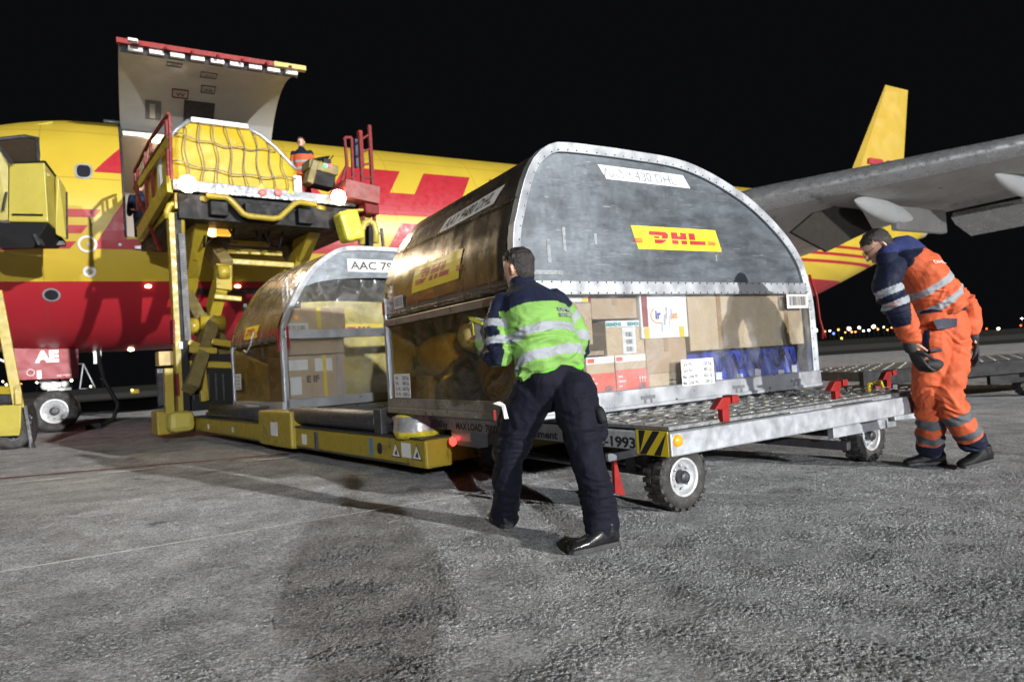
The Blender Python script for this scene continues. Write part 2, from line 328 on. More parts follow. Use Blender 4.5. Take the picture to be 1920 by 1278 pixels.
        a1 = nd(nt, 'ShaderNodeMath', operation='MULTIPLY_ADD'); a1.inputs[1].default_value = -.7; L.new(vo.outputs['Distance'], a1.inputs[0]); L.new(nz.outputs['Fac'], a1.inputs[2])
        a2 = nd(nt, 'ShaderNodeMath', operation='MULTIPLY'); L.new(a1.outputs[0], a2.inputs[0]); L.new(rl.outputs['Result'], a2.inputs[1])
        dn = nd(nt, 'ShaderNodeDisplacement', Midlevel=.85, Scale=disp); L.new(a2.outputs[0], dn.inputs['Height'])
        L.new(dn.outputs['Displacement'], nt.nodes['Material Output'].inputs['Displacement']); m.displacement_method = 'BOTH'
    return m
def sheet(name, x0, x1, y0, y1, z, m, rz=0, nx=1, ny=1):
    mb = MB()
    vs = [(x0+(x1-x0)*i/nx, y0+(y1-y0)*j/ny, z) for j in range(ny+1) for i in range(nx+1)]
    mb.add(vs, [(j*(nx+1)+i, j*(nx+1)+i+1, (j+1)*(nx+1)+i+1, (j+1)*(nx+1)+i) for j in range(ny) for i in range(nx)])
    o = mb.build(name, m, fix=False); o.rotation_euler = (0, 0, rz); return o
M_['apron'] = ground_mat('apron_concrete', (.76, .765, .77), (.50, .505, .51), (.86, .87, .88), 1.0, 1.0, .0125)
M_['grass'] = ground_mat('dark_grass', (.05, .055, .045), (.03, .033, .028), (.09, .09, .07), .3, .6)
M_['taxi'] = ground_mat('taxiway_surface', (.16, .155, .145), (.10, .10, .095), (.2, .2, .19), .2, .5)
def apron_mesh():
    import numpy as np
    def axis(lo, a, b_, hi, st, big): return np.concatenate([np.arange(lo, a, big), np.arange(a, b_, st), np.arange(b_, hi+big*.5, big)])
    xs = axis(-90, -3.6, 3.6, 90, .0072, 1.2); ys = axis(-60, 1.7, 6.2, 46, .0072, 1.0); nx, ny = len(xs), len(ys)
    X, Y = np.meshgrid(xs, ys); co = np.stack([X.ravel(), Y.ravel(), np.zeros(nx*ny)], 1).astype('f4')
    i = np.arange(nx*ny).reshape(ny, nx); q = np.stack([i[:-1, :-1], i[:-1, 1:], i[1:, 1:], i[1:, :-1]], -1).reshape(-1, 4).astype('i4')
    me = bpy.data.meshes.new('apron'); me.vertices.add(len(co)); me.vertices.foreach_set('co', co.ravel())
    me.loops.add(q.size); me.loops.foreach_set('vertex_index', q.ravel()); me.polygons.add(len(q)); me.polygons.foreach_set('loop_start', np.arange(0, q.size, 4, dtype='i4'))
    me.update(calc_edges=True); me.materials.append(M_['apron']); return link(bpy.data.objects.new('apron', me))
tag(apron_mesh(), kind='structure')
tag(sheet('grass', -1500, 1500, 46, 62, -.006, M_['grass']), kind='structure')
tag(sheet('ground', -1500, 1500, -1500, 1500, -.03, M_['grass']), kind='structure')
tag(sheet('taxiway', -1500, 1500, 62, 110, -.004, M_['taxi']), kind='structure')
M_['groundwhite'] = mat('worn_white_marking', (.9, .9, .88), .8, 0, var=.2, vs=30, dirt=(.4, .4, .38), ds=14, dth=.62)
M_['groundred'] = mat('worn_red_marking', (.20, .03, .03), .8, 0, var=.3, vs=20, dirt=(.3, .2, .19), ds=12, dth=.62)
M_['joint'] = mat('joint_sealant', (.9, .9, .88), .8, 0, var=.3, vs=30, dirt=(.12, .12, .12), ds=14, dth=.66)
def gpt(px, py, z=0):
    d = W(px, py, 1)-C0; return C0+d*((z-CAMH)/d.z)
def gline(name, a, b_, w, z, m):
    a = gpt(*a); b_ = gpt(*b_); d = (b_-a).normalized(); n = Vector((-d.y, d.x, 0))*w/2
    mb = MB(); mb.add([(a-n).to_tuple()[:2]+(z,), (b_-n).to_tuple()[:2]+(z,), (b_+n).to_tuple()[:2]+(z,), (a+n).to_tuple()[:2]+(z,)], [(0, 1, 2, 3)])
    return tag(mb.build(name, m, fix=False), kind='structure')
gline('red_ground_line', (-120, 907), (545, 850), .08, .004, M_['groundred'])
gline('white_ground_line', (-60, 914), (122, 896), .07, .006, M_['groundwhite'])
gline('white_ground_line', (182, 889), (290, 877), .07, .006, M_['groundwhite'])
gline('white_ground_line', (456, 865), (545, 857), .07, .006, M_['groundwhite'])
gline('pavement_joint', (-300, 1122), (1130, 885), .026, .004, M_['joint'])
# ------------------------------------------------------------------ distant lamps
LC = dict(w=(1, .85, .62), o=(1, .42, .12), r=(1, .12, .05), b=(.15, .2, 1), y=(1, .85, .1), g=(1, .95, .9))
LM = {k: emis('lamp_glow_'+k, c, 7 if k in 'wg' else 3.5) for k, c in LC.items()}
lampspots = [(1529, 619, 'w', 2), (1526, 628, 'o', 1), (1547, 621, 'o', .8), (1556, 620, 'g', 1.1), (1572, 618, 'o', 1.2), (1563, 625, 'b', 1.2), (1578, 634, 'y', 1.2), (1592, 616, 'w', 1.9), (1597, 622, 'o', 1.2),
 (1611, 614, 'w', 1.4), (1619, 620, 'g', .9), (1629, 619, 'g', 1.2), (1638, 612, 'w', 2), (1646, 617, 'o', 1), (1664, 618, 'o', 1), (1672, 614, 'o', .8), (1822, 604, 'w', 1.7), (1833, 605, 'o', 1), (1823, 621, 'y', 1.8),
 (1838, 617, 'o', .7), (1850, 616, 'r', .9), (1872, 616, 'w', 1.6), (1914, 610, 'r', 1), (1916, 597, 'g', .8), (1585, 623, 'o', .9), (1604, 622, 'o', .9), (1657, 613, 'w', .8),
 (5, 715, 'w', 1), (12, 721, 'w', 1.1), (23, 718, 'o', .9), (69, 717, 'w', 1.1), (134, 713, 'w', 1.3), (192, 710, 'w', 1.1), (170, 724, 'w', 1), (40, 719, 'o', .7), (297, 719, 'o', .7)]
for i, (px, py, k, s) in enumerate(lampspots):
    P = W(px, py, 240+ (i*37) % 60); r = .33*s
    mb = MB(); mb.sphere(P, r, 12); mb.tube([(P.x, P.y, -.03), (P.x, P.y, P.z-r*.9)], .08, 6, m=1)
    o = mb.build('distant_lamp', [LM[k], M_['black']])
    tag(o, {'w': 'far warm white lamp glowing on the dark horizon', 'o': 'far small orange lamp glowing on the dark horizon', 'r': 'far small red lamp on the dark horizon', 'b': 'far blue light low on the horizon beside orange lamps', 'y': 'far yellow light sitting just below the horizon lamps', 'g': 'far pale white lamp on the dark horizon'}[k], 'lamp', 'lamps along the horizon')
P = gpt(253, 737); mb = MB(); mb.b(P.x-.35, P.x+.35, P.y-.3, P.y+.3, 0, .5); mb.sphere((P.x-.15, P.y-.32, .42), .14, 12, m=1)
tag(mb.build('marker_light', [M_['yel'], emis('marker_glow', (1, .75, .2), 5)]), 'small yellow marker light box on the taxiway under the fuselage', 'light')
# ------------------------------------------------------------------ containers
M_['capmetal'] = mat('scratched_front_panel', (.14, .172, .21), .42, .55, var=.45, vs=2.2, bump=.25, bs=9, dirt=(.27, .30, .34), ds=3.5, dth=.58, rvar=.12)
def panel_metal():
    m = bpy.data.materials.new('wiped_panel_metal'); m.use_nodes = True; nt = m.node_tree; L = nt.links; p = nt.nodes['Principled BSDF']
    tc = nd(nt, 'ShaderNodeTexCoord'); o = tc.outputs['Object']
    def nz(rot, scale, sc, det, rough=.6, dist=0):
        mp = nd(nt, 'ShaderNodeMapping'); mp.inputs['Rotation'].default_value = (0, R_(rot), 0); mp.inputs['Scale'].default_value = scale; L.new(o, mp.inputs['Vector'])
        n = nd(nt, 'ShaderNodeTexNoise', Scale=sc, Detail=det, Roughness=rough, Distortion=dist); L.new(mp.outputs['Vector'], n.inputs['Vector']); return n.outputs['Fac']
    def rng(v, a, b_, c, d):
        r = nd(nt, 'ShaderNodeMapRange'); L.new(v, r.inputs['Value'])
        for k, x in zip(('From Min', 'From Max', 'To Min', 'To Max'), (a, b_, c, d)): r.inputs[k].default_value = x
        return r.outputs['Result']
    def mul(a, b_, op='MULTIPLY'):
        n = nd(nt, 'ShaderNodeMath', operation=op); L.new(a, n.inputs[0]); L.new(b_, n.inputs[1]); return n.outputs[0]
    big = rng(nz(0, (1, 1, 1), 1.1, 4), .35, .68, .6, 1.35)
    sm = rng(nz(32, (1, 1, 3), 2.0, 9, .75, .6), .38, .72, .75, 1.45)
    fine = rng(nz(-50, (2, 1, 10), 6, 8, .8), .4, .7, .92, 1.12)
    s1 = rng(nz(20, (1.3, 1, 55), 5, 2, .5, .6), .70, .73, 0, .22); s2 = rng(nz(-65, (1.0, 1, 50), 4, 2, .5, .8), .71, .74, 0, .25)
    v = mul(mul(big, sm), fine)
    c = nd(nt, 'ShaderNodeVectorMath', operation='SCALE'); c.inputs[0].default_value = (.105, .120, .137); L.new(v, c.inputs['Scale'])
    a = nd(nt, 'ShaderNodeVectorMath', operation='ADD'); L.new(c.outputs[0], a.inputs[0]); cc = nd(nt, 'ShaderNodeCombineXYZ'); sc_ = mul(s1, s2, 'ADD')
    for k in range(3): L.new(sc_, cc.inputs[k])
    L.new(cc.outputs[0], a.inputs[1]); L.new(a.outputs[0], p.inputs['Base Color'])
    p.inputs['Metallic'].default_value = .5; L.new(rng(nz(32, (1, 1, 5), 3, 6), .3, .7, .3, .6), p.inputs['Roughness'])
    b_ = nd(nt, 'ShaderNodeBump', Strength=.35, Distance=.02); L.new(nz(0, (1, 1, 1), 3.2, 3), b_.inputs['Height']); L.new(b_.outputs['Normal'], p.inputs['Normal']); return m
M_['capmetal'] = panel_metal()
M_['sidealu'] = mat('side_aluminium', (.26, .24, .21), .38, .6, var=.2, vs=6, bump=.2, bs=30, dirt=(.12, .10, .08), ds=4, dth=.58)
M_['bronze_reflection'] = mat('reflection_tinted_aluminium', (.20, .165, .125), .26, .85, var=.22, vs=2.5, bump=.35, bs=6, rvar=.08)  # aluminium; the yellow fuselage's bronze reflection is put into the base colour
M_['clear'] = clear('clear_curtain', (.93, .94, .95), .07, .1, .03)
M_['amber'] = clear('yellowed_curtain', (.50, .40, .17), .10, .16, .06)
M_['insideyel'] = mat('yellowed_liner', (.42, .34, .08), .35, .1, var=.4, vs=3, bump=.5, bs=6)
def resample(pts, n):
    P = [Vector((a, 0, b)) for a, b in pts]; d = [0]
    for i in range(1, len(P)): d.append(d[-1]+(P[i]-P[i-1]).length)
    out = []
    for k in range(n):
        t = d[-1]*k/(n-1); i = max(j for j in range(len(d)) if d[j] <= t+1e-9); i = min(i, len(P)-2)
        f = (t-d[i])/(d[i+1]-d[i]); p0 = P[max(i-1, 0)]; p1 = P[i]; p2 = P[i+1]; p3 = P[min(i+2, len(P)-1)]
        q = .5*((2*p1)+(p2-p0)*f+(2*p0-5*p1+4*p2-p3)*f*f+(3*p1-p0-3*p2+p3)*f**3); out.append(q)
    return out
def loop_at(fr, bk, s):
    return fr.lerp(bk, s)
def uld(root, front, back, D, z0, zs, N=72, rimw=.056, side_clear=True, wallm=None):
    F = resample(front, N); Bk = resample(back, N); W_ = front[-1][0]; Hh = max(p[1] for p in front)
    zx = lambda s: zs
    # metal shell (roof and upper sides), slightly sagging between frames
    mb = MB(); K = 10; rows = []
    for j in range(K+1):
        s = j/K; row = []
        for i in range(N):
            p = F[i].lerp(Bk[i], s); y = D*s
            w = noise.noise(Vector((p.x*2.2, y*2.5, p.z*2.2)))*.007
            row.append(Vector((p.x+(w if p.x < .6 else 0), y, p.z + (w if p.z > 1.3 else 0))))
        rows.append(row)
    for j in range(K):
        for i in range(N-1):
            q = [rows[j][i], rows[j][i+1], rows[j+1][i+1], rows[j+1][i]]
            if min(a.z for a in q) < zs-.02 and max(a.x for a in q) < .3: continue
            mb.add(q, [(0, 1, 2, 3)], 0, True)
    sh = mb.build('shell', M_['bronze_reflection'], root)
    sm = sh.modifiers.new('thick', 'SOLIDIFY'); sm.thickness = .006; sm.offset = -1
    # back wall
    mb = MB(); mb.prism([(p.x, p.z) for p in Bk], D-.004, D+.004); mb.build('back_wall', M_['insideyel'], root)
    # rim frame at the front
    def normal(P, i):
        a = P[max(i-1, 0)]; b_ = P[min(i+1, N-1)]; d = (b_-a).normalized(); return Vector((d.z, 0, -d.x))
    mb = MB(); vs = []
    for i in range(N):
        n_ = normal(F, i); o = F[i]-n_*.012; q = F[i]+n_*rimw
        vs += [Vector((o.x, -.022, o.z)), Vector((o.x, .05, o.z)), Vector((q.x, .05, q.z)), Vector((q.x, -.012, q.z))]
    fs = []
    for i in range(N-1):
        for k in range(4): fs.append((i*4+k, i*4+(k+1) % 4, (i+1)*4+(k+1) % 4, (i+1)*4+k))
    mb.add(vs, fs, 0, False)
    rim = mb.build('front_frame', M_['alurim'], root, .004)
    mb = MB()
    for i in range(3, N-3, 1):
        n_ = normal(F, i); p = F[i]+n_*(rimw*.72); mb.sphere((p.x, -.02, p.z), .006, 6)
    mb.build('rivets', M_['galv'], rim)
    # base
    mb = MB(); mb.b(0.0, W_, 0, D, .0, .035); mb.build('base_plate', M_['galv'], root)
    return F, Bk
def lerp_side(F, Bk, D, side_z_to_idx=None):
    """map (y, arc length up the left side) on the shell"""
    N = len(F)
    def fn(y, a, off=0.0):
        s = max(0, min(1, y/D)); P = [F[i].lerp(Bk[i], s) for i in range(N//2)]
        acc = 0
        for i in range(len(P)-1):
            l = (P[i+1]-P[i]).length
            if acc+l >= a:
                p = P[i].lerp(P[i+1], (a-acc)/l); d = (P[i+1]-P[i]).normalized(); n_ = Vector((-d.z, 0, d.x))
                p = p + n_*(.012+off); return Vector((p.x, D*s, p.z))
            acc += l
        return P[-1]
    return fn
# ---- big container on the dolly
ANG = R_(32.6); CB = Vector((.047, 4.48, .598))
cont = empty('cargo_container', CB, ANG, 'large rounded aluminium air cargo container full of parcels, half off the dolly', 'container')
front = [(0, 0), (0, .6), (0, 1.17), (.055, 1.40), (.13, 1.61), (.22, 1.76), (.34, 1.85), (.46, 1.88), (.8, 1.89), (1.15, 1.89), (1.54, 1.88), (1.84, 1.83), (2.16, 1.73), (2.49, 1.585), (2.84, 1.35), (3.04, 1.14), (3.12, .95), (3.17, .75), (3.18, .4), (3.18, 0)]
back = [(0, 0), (0, .6), (0, 1.05), (.03, 1.22), (.09, 1.38), (.18, 1.54), (.30, 1.69), (.48, 1.84), (.8, 1.91), (1.15, 1.90), (1.54, 1.88), (1.84, 1.83), (2.16, 1.73), (2.49, 1.585), (2.84, 1.35), (3.04, 1.14), (3.12, .95), (3.17, .75), (3.18, .4), (3.18, 0)]
CD = 2.24
F, Bk = uld(cont, front, back, CD, .6, .82)
# front cap
poly = [(p.x, p.z) for p in F if p.z > .9]
mb = MB(); mb.prism([(poly[0][0], .9)]+poly+[(poly[-1][0], .9)], .012, .02); mb.build('front_panel', M_['capmetal'], cont)
hb = B1('front_beam', M_['alurim'], cont, .07, 3.10, -.02, .03, .83, .925)
mb = MB()
for i in range(38):
    for z in (.84, .915): mb.sphere((.12+i*.08, -.021, z), .007, 6)
mb.build('rivets', M_['darksteel'], hb)
mb = MB(); mb.b(-.01, 3.19, -.035, .07, .0, .14); mb.b(-.01, 3.19, -.05, -.035, .0, .03)
fr = mb.build('front_sill', M_['alurim'], cont, .006)
for x in (1.0, 2.0, 2.75):
    MB().b(x, x+.14, -.0385, -.034, .06, .085).b(x+.03, x+.05, -.0385, -.034, .03, .06).b(x+.09, x+.11, -.0385, -.034, .03, .06).build('bracket', M_['inkgrey'], fr)
for x in (.10, 1.35, 2.45): B1('tie_point', M_['darksteel'], fr, x, x+.02, -.04, -.034, .02, .04)
mb = MB(); mb.b(.05, 3.13, .004, .006, .14, .83); mb.build('front_curtain', M_['clear'], cont)
# left side
mb = MB(); mb.b(-.035, .03, 0, CD, .0, .05); mb.b(-.02, .03, 0, CD, .05, .13); sl = mb.build('side_sill', M_['sidealu'], cont, .005)
mb = MB(); mb.b(-.022, .02, 0, CD, .79, .85); mb.build('side_beam', M_['sidealu'], cont, .004)
mb = MB(); mb.b(-.02, .03, CD-.05, CD+.01, 0, 1.05); mb.build('corner_post', M_['alurim'], cont, .004)
mb = MB()
mb.add([(0, .05+i*(CD-.1)/30, z+0) for z in (.13, .45, .79) for i in range(31)], [(j*31+i, j*31+i+1, (j+1)*31+i+1, (j+1)*31+i) for j in range(2) for i in range(30)], 0, True)
for k, v in enumerate(mb.v): mb.v[k] = (noise.noise(Vector((v[1]*3, v[2]*3, 1)))*.02+.006, v[1], v[2])
mb.build('side_curtain', M_['amber'], cont)
side = lerp_side(F, Bk, CD)
mb = MB()
for i in range(46): mb.sphere(side(.04+i*.048, 1.50, -.002), .006, 6)
for i in range(46): mb.sphere(side(.04+i*.048, .87, -.002), .006, 6)
mb.build('rivets', M_['bronze_reflection'], cont)
# seam lines on the shell
for a in (1.49, .90):
    mb = MB(); mb.tube([side(y*.1, a, 0) for y in range(23)], .0035, 6); mb.build('seam', M_['bronze_reflection'], cont)
# stickers; x runs from the back (left in the picture) to the front
def side_map(y_back, a0, ang=0.0):
    ca, sa = math.cos(ang), math.sin(ang)
    return lambda x, y, off=0: side(y_back-(x*ca - y*sa), a0+(x*sa+y*ca), off*.6-.009)
f_ = side_map(1.56, 1.03, R_(1)); st = logo_sticker(cont, f_, .86, .22, slant=.3)
f_ = side_map(1.20, 1.50, R_(3)); 
st = flat_polys([[(0, 0), (.92/.13, 0), (.92/.13, 1), (0, 1)]], lambda x, y: f_(x, y), M_['sticker'], 'number_sticker', cont, step=.03, slant=.75, h=.13)
text('AAY 9480 DHL', M_['ink'], st, lambda x, y: f_(x-.02, y+.025, .003), .12, width=.78, shear=.75, bold=.003)
# slanted plates on the front panel
def front_map(x0, z0, ang=0.0):
    ca, sa = math.cos(ang), math.sin(ang)
    return lambda x, y, off=0: Vector((x0+x*ca-y*sa, .010-off, z0+x*sa+y*ca))
logo_sticker(cont, front_map(1.06, 1.172, R_(.4)), .92, .175, slant=-.35)
f_ = front_map(.78, 1.675, R_(0))
st = flat_polys([[(0, 0), (.87/.10, 0), (.87/.10, 1), (0, 1)]], lambda x, y: f_(x, y), mat('worn_plate', (.55, .56, .57), .5, .3, var=.2, vs=20, dirt=(.8, .8, .8), ds=18, dth=.55), 'number_sticker', cont, slant=-.75, h=.10)
text('AAY 9480 DHL', mat('worn_ink', (.2, .21, .23), .6, 0, dirt=(.7, .7, .7), ds=22, dth=.5), st, lambda x, y: f_(x+.055, y+.015, .002), .10, width=.74, shear=-.35)
# tare sign, bar code plate, side signs
def flat_sign(name, x0, x1, z0, z1, parent, y=-.004, m='sticker'):
    mb = MB(); mb.b(x0, x1, y-.002, y, z0, z1); return mb.build(name, M_[m], parent)
sg = flat_sign('weight_sign', 1.425, 1.785, .125, .325, cont, y=-.04)
for i, (a, b_) in enumerate([('Tare Wt.', '220 Kg.'), ('Tare Wt.', '485 Lb.'), ('Max. Gross Wt.', '6033 Kg.'), ('Max. Gross Wt.', '13300 Lb.')]):
    text(a, M_['inkgrey'], sg, lambda x, y, i=i: Vector((1.435+x, -.0425, .275-i*.047+y)), .04, width=.11 if i < 2 else .17, bold=.0015)
    text(b_, M_['inkgrey'], sg, lambda x, y, i=i: Vector((1.665+x, -.0425, .275-i*.047+y)), .04, width=.10, bold=.0015)
def barcode(parent, fn, w, h, n=26, name='bar_code'):
    mb = MB(); x = 0; rnd = random.Random(3)
    while x < w:
        t = rnd.choice([.5, 1, 1.6])*w/n/1.7; mb.add([fn(x, 0), fn(x+t, 0), fn(x+t, h), fn(x, h)], [(0, 1, 2, 3)]); x += t+rnd.choice([.6, 1, 1.4])*w/n/1.4
    return mb.build(name, M_['inkgrey'], parent, fix=False)
pl = flat_sign('code_plate', 2.79, 3.09, .70, .825, cont, y=-.024)
barcode(pl, lambda x, y: Vector((2.815+x, -.0275, .725+y)), .25, .08)
MB().b(-.026, -.023, 1.72, 2.06, .14, .35).build('weight_sign', M_['sticker'], cont)
sg = cont.children[-1]
for i, (a, b_) in enumerate([('Wt.', '220 Kg'), ('Wt.', '485 Lb'), ('Gr. Wt.', '6033 Kg'), ('Gr. Wt.', '13300 Lb')]):
    for t, yy, w in ((a, 2.03, .07 if i < 2 else .11), (b_, 1.88, .14)):
        text(t, M_['inkgrey'], sg, lambda x, y, i=i, yy=yy: Vector((-.0275, yy-x, .30-i*.048+y)), .042, width=w, bold=.0015)
MB().b(-.021, -.018, 1.78, 1.98, .93, 1.04).build('code_plate', M_['sticker'], cont)
barcode(cont.children[-1], lambda x, y: Vector((-.0225, 1.965-x, .945+y)), .17, .08, 20)
# red straps at corners, tape scraps
for (x, y, z0, z1) in ((-.01, -.03, .83, 1.06), (.035, -.035, .9, 1.04)):
    MB().b(x-.015, x+.015, y-.008, y+.004, z0, z1).build('red_strap', M_['red'], cont, .004)
MB().b(-.03, -.01, 2.2, 2.24, .9, 1.02).build('red_strap', M_['red'], cont, .004)
MB().tube([(3.15, -.02, 1.0), (3.22, -.03, .8), (3.235, -.03, .6), (3.27, -.03, .5), (3.25, -.03, .42)], .012, 8).tube([(3.27, -.03, .5), (3.3, -.03, .43)], .012, 8).build('red_strap', M_['red'], cont)
M_['tape'] = mat('old_tape', (.22, .23, .24), .6, .1, var=.4, vs=30)
for (x, z, w, h) in ((.28, 1.05, .03, .16), (.42, 1.13, .025, .17), (.70, 1.19, .025, .08), (.12, .97, .28, .03), (1.96, 1.10, .015, .05)):
    MB().b(x, x+w, .0085, .0115, z, z+h).build('tape_strip', M_['tape'], cont)
# ------------------------------------------------------------------ load of the big container
def cardmat(name, c, var=.1): return mat(name, c, .75, 0, var=var, vs=6, bump=.15, bs=25, dirt=tuple(x*.8 for x in c), ds=4, dth=.62, rvar=.05)
CARD = [cardmat('cardboard', (.42, .30, .185)), cardmat('pale_cardboard', (.50, .385, .24)), cardmat('dark_cardboard', (.32, .23, .145))]
CM = cont.matrix_basis.copy(); CM = Matrix.Translation(CB) @ Matrix.Rotation(ANG, 4, 'Z')
def place_in(root, loc, M=CM):
    p = M @ Vector(loc); return p
def cbox(x0, x1, z0, z1, y0, dep, m, label, cat='box', name='cardboard_box', tilt=0, tape=True, M=CM, ang=ANG, group='parcels in the big container'):
    w, h = x1-x0, z1-z0
    root = empty(name, M @ Vector(((x0+x1)/2, y0+dep/2, z0)), ang+R_(tilt), label, cat, group)
    body = MB().b(-w/2, w/2, -dep/2, dep/2, 0, h).build('carton', m, root, .006)
    if tape:
        MB().b(-.025, .025, -dep/2-.0015, -dep/2+.001, h*.6, h+.001).b(-.025, .025, -dep/2-.0015, dep/2, h, h+.0015).build('tape', M_['tapebrown'], root)
    return root, w, h, -dep/2
M_['tapebrown'] = mat('brown_tape', (.33, .21, .10), .3, 0, var=.1)
M_['coral'] = mat('coral_print', (.68, .11, .07), .55, 0, var=.05)
M_['boxwhite'] = mat('white_carton', (.74, .74, .72), .6, 0, var=.05)
# geometry below: x along the front, z above the container base
cbox(.42, .52, .14, .50, .12, .3, M_['boxwhite'], 'narrow stack of white leaflets beside the trousers of the man in green', 'box', 'paper_stack', tape=False)
cbox(.36, .67, .48, .80-.02, .06, .4, CARD[0], 'plain cardboard box just right of the green jacket in the container front')
cbox(.42, .56, .725+.01, .80, .46, .25, CARD[2], 'small brown box high beside the green jacket under the container beam', tape=False)
r, w, h, yf = cbox(.44, .68, .785, .83, .07, .22, M_['boxwhite'], 'flat white envelope with yellow and red end under the container beam', 'envelope', 'envelope', tape=False)
MB().b(w*.18, w*.38, yf-.002, yf+.0, 0, h).build('yellow_end', M_['logoyel'], r); MB().b(w*.4, w*.5, yf-.002, yf+.0, 0, h).build('red_end', M_['red'], r)
cbox(.69, 1.13, .66, .82, .08, .35, CARD[0], 'wide low cardboard box directly under the container beam with a white slip on it')
cbox(.72, .92, .30, .66, .30, .3, M_['black'], 'black plastic crate behind the box with teal printed lettering', 'crate', 'plastic_crate', tape=False)
cbox(.60, .80, .40, .435, .1, .3, CARD[2], 'thin flat box lying on top of the first red printed carton', tape=False)
cbox(.48, .60, .40, .47, .10, .3, CARD[1], 'small pale box squeezed beside the green jacket above the red printed cartons', tape=False)
r, w, h, yf = cbox(.80, 1.17, .38, .645, .07, .35, CARD[1], 'cardboard box with white top band and teal lettering in the container front', tape=False)
MB().b(-w/2, w/2, yf-.002, yf, h-.045, h).build('white_band', M_['boxwhite'], r)
M_['teal'] = mat('teal_print', (.02, .28, .30), .5, 0)
for k in (-w/2, .02): text('SIEMENS', M_['teal'], r, lambda x, y, k=k: Vector((k+x, yf-.003, h-.038+y)), .035, width=.15, bold=.002)
sl = MB().b(-.03, .1, yf-.0025, yf, .02, h-.05).build('shipping_label', M_['sticker'], r)
for k in range(3): barcode(sl, lambda x, y, k=k: Vector((.0+x, yf-.004, .035+k*.055+y)), .07, .035, 14)
for j, (x0, x1, lb) in enumerate(((.60, .86, 'left one of two cartons with a coral red printed panel, nearer the green jacket'), (.87, 1.19, 'right one of two cartons with a coral red printed panel and three small arrows'))):
    r, w, h, yf = cbox(x0, x1, .05, .39, .07, .36, CARD[1], lb, tape=False)
    MB().b(-w/2, w/2, yf-.002, yf, h-.05, h).build('white_band', M_['boxwhite'], r)
    MB().b(-w/2+.01, -w/2+.07, yf-.003, yf-.001, h-.042, h-.012).build('red_mark', M_['coral'], r)
    pn = MB().b(-w/2, w/2, yf-.002, yf, .06, .235 if j else .22).build('coral_panel', M_['coral'], r)
    barcode(pn, lambda x, y: Vector((w/2-.11+x, yf-.004, .08+y)), .08, .045, 14)
    for k in range(4): MB().b(-w/2+.02, -w/2+.02+(.05, .03, .07, .04)[k], yf-.003, yf-.001, .075+k*.035, .085+k*.035).build('print_line', M_['sticker'], pn)
    if j:
        for k in range(3): MB().prism([(w/2-.1+k*.025, .16), (w/2-.09+k*.025, .18), (w/2-.08+k*.025, .16), (w/2-.088+k*.025, .16), (w/2-.088+k*.025, .13), (w/2-.092+k*.025, .13), (w/2-.092+k*.025, .16)], yf-.003, yf-.001).build('arrow', M_['sticker'], pn)
r, w, h, yf = cbox(1.13, 1.63, .50, .835, .05, .40, M_['boxwhite'], 'white carton with red tape edge and swirl of coloured print below the beam', tape=False)
MB().b(-w/2+.02, -w/2+.075, yf-.002, yf, .09, h).build('red_tape', M_['red'], r)
for k in (-w/2+.03, w/2-.10): MB().b(k, k+.05, yf-.003, yf-.001, 0, .085).build('yellow_tape', M_['logoyel'], r)
M_['blueprint'] = mat('blue_print', (.03, .06, .4), .5, 0); M_['orangeprint'] = mat('orange_print', (.85, .3, .03), .5, 0)
text('ir', M_['blueprint'], r, lambda x, y: Vector((-.10+x, yf-.003, .15+y)), .09, bold=.003); text('at', M_['orangeprint'], r, lambda x, y: Vector((.08+x, yf-.003, .15+y)), .075, bold=.002)
MB().tube([Vector((-.06+.085*math.cos(R_(a)), yf-.002, .175+.06*math.sin(R_(a)))) for a in range(120, 290, 12)], .004, 5).build('swirl', M_['orangeprint'], r)
for k, (w_, cc) in enumerate((('soluti', 'teal'), ('globalit', 'blueprint'), ('express', 'red'), ('contact', 'orangeprint'), ('service', 'blueprint'))):
    a = R_(88-8*(k % 2)); text(w_, M_[cc], r, lambda x, y, k=k, a=a: Vector((-.03+k*.027+x*math.cos(a)-y*math.sin(a), yf-.003, .05+(k*.05) % .11+x*math.sin(a)+y*math.cos(a))), .028)
cbox(1.17, 1.60, .235, .50, .06, .38, CARD[0], 'plain cardboard box directly beneath the white carton with swirl print')
r, w, h, yf = cbox(1.19, 1.60, .05, .235, .065, .38, CARD[1], 'cardboard box at the bottom behind the left edge of the weight sign', tape=False)
for k in range(3): MB().b(.0, .12-.02*k, yf-.002, yf, .06+k*.03, .07+k*.03).build('print_line', M_['ink'], r)
r, w, h, yf = cbox(1.64, 3.10, .385, .825, .05, .5, CARD[1], 'very long cardboard box filling the right half of the container front', tape=False)
for k in (-.40, .47): MB().b(k, k+.055, yf-.0015, yf, 0, h).build('tape', M_['tapebrown'], r)
M_['bluebag'] = mat('blue_bag_fabric', (.02, .05, .40), .45, 0, var=.3, vs=6, bump=.6, bs=9)
bl = ['leftmost blue bag below the long box, partly behind the weight sign', 'second blue bag from the left below the long box', 'third blue bag from the left below the long box with a white tag', 'fourth blue bag from the left, brightest one, below the long box', 'fifth blue bag from the left below the long box with two tags', 'rightmost blue bag below the long box beside the container corner']
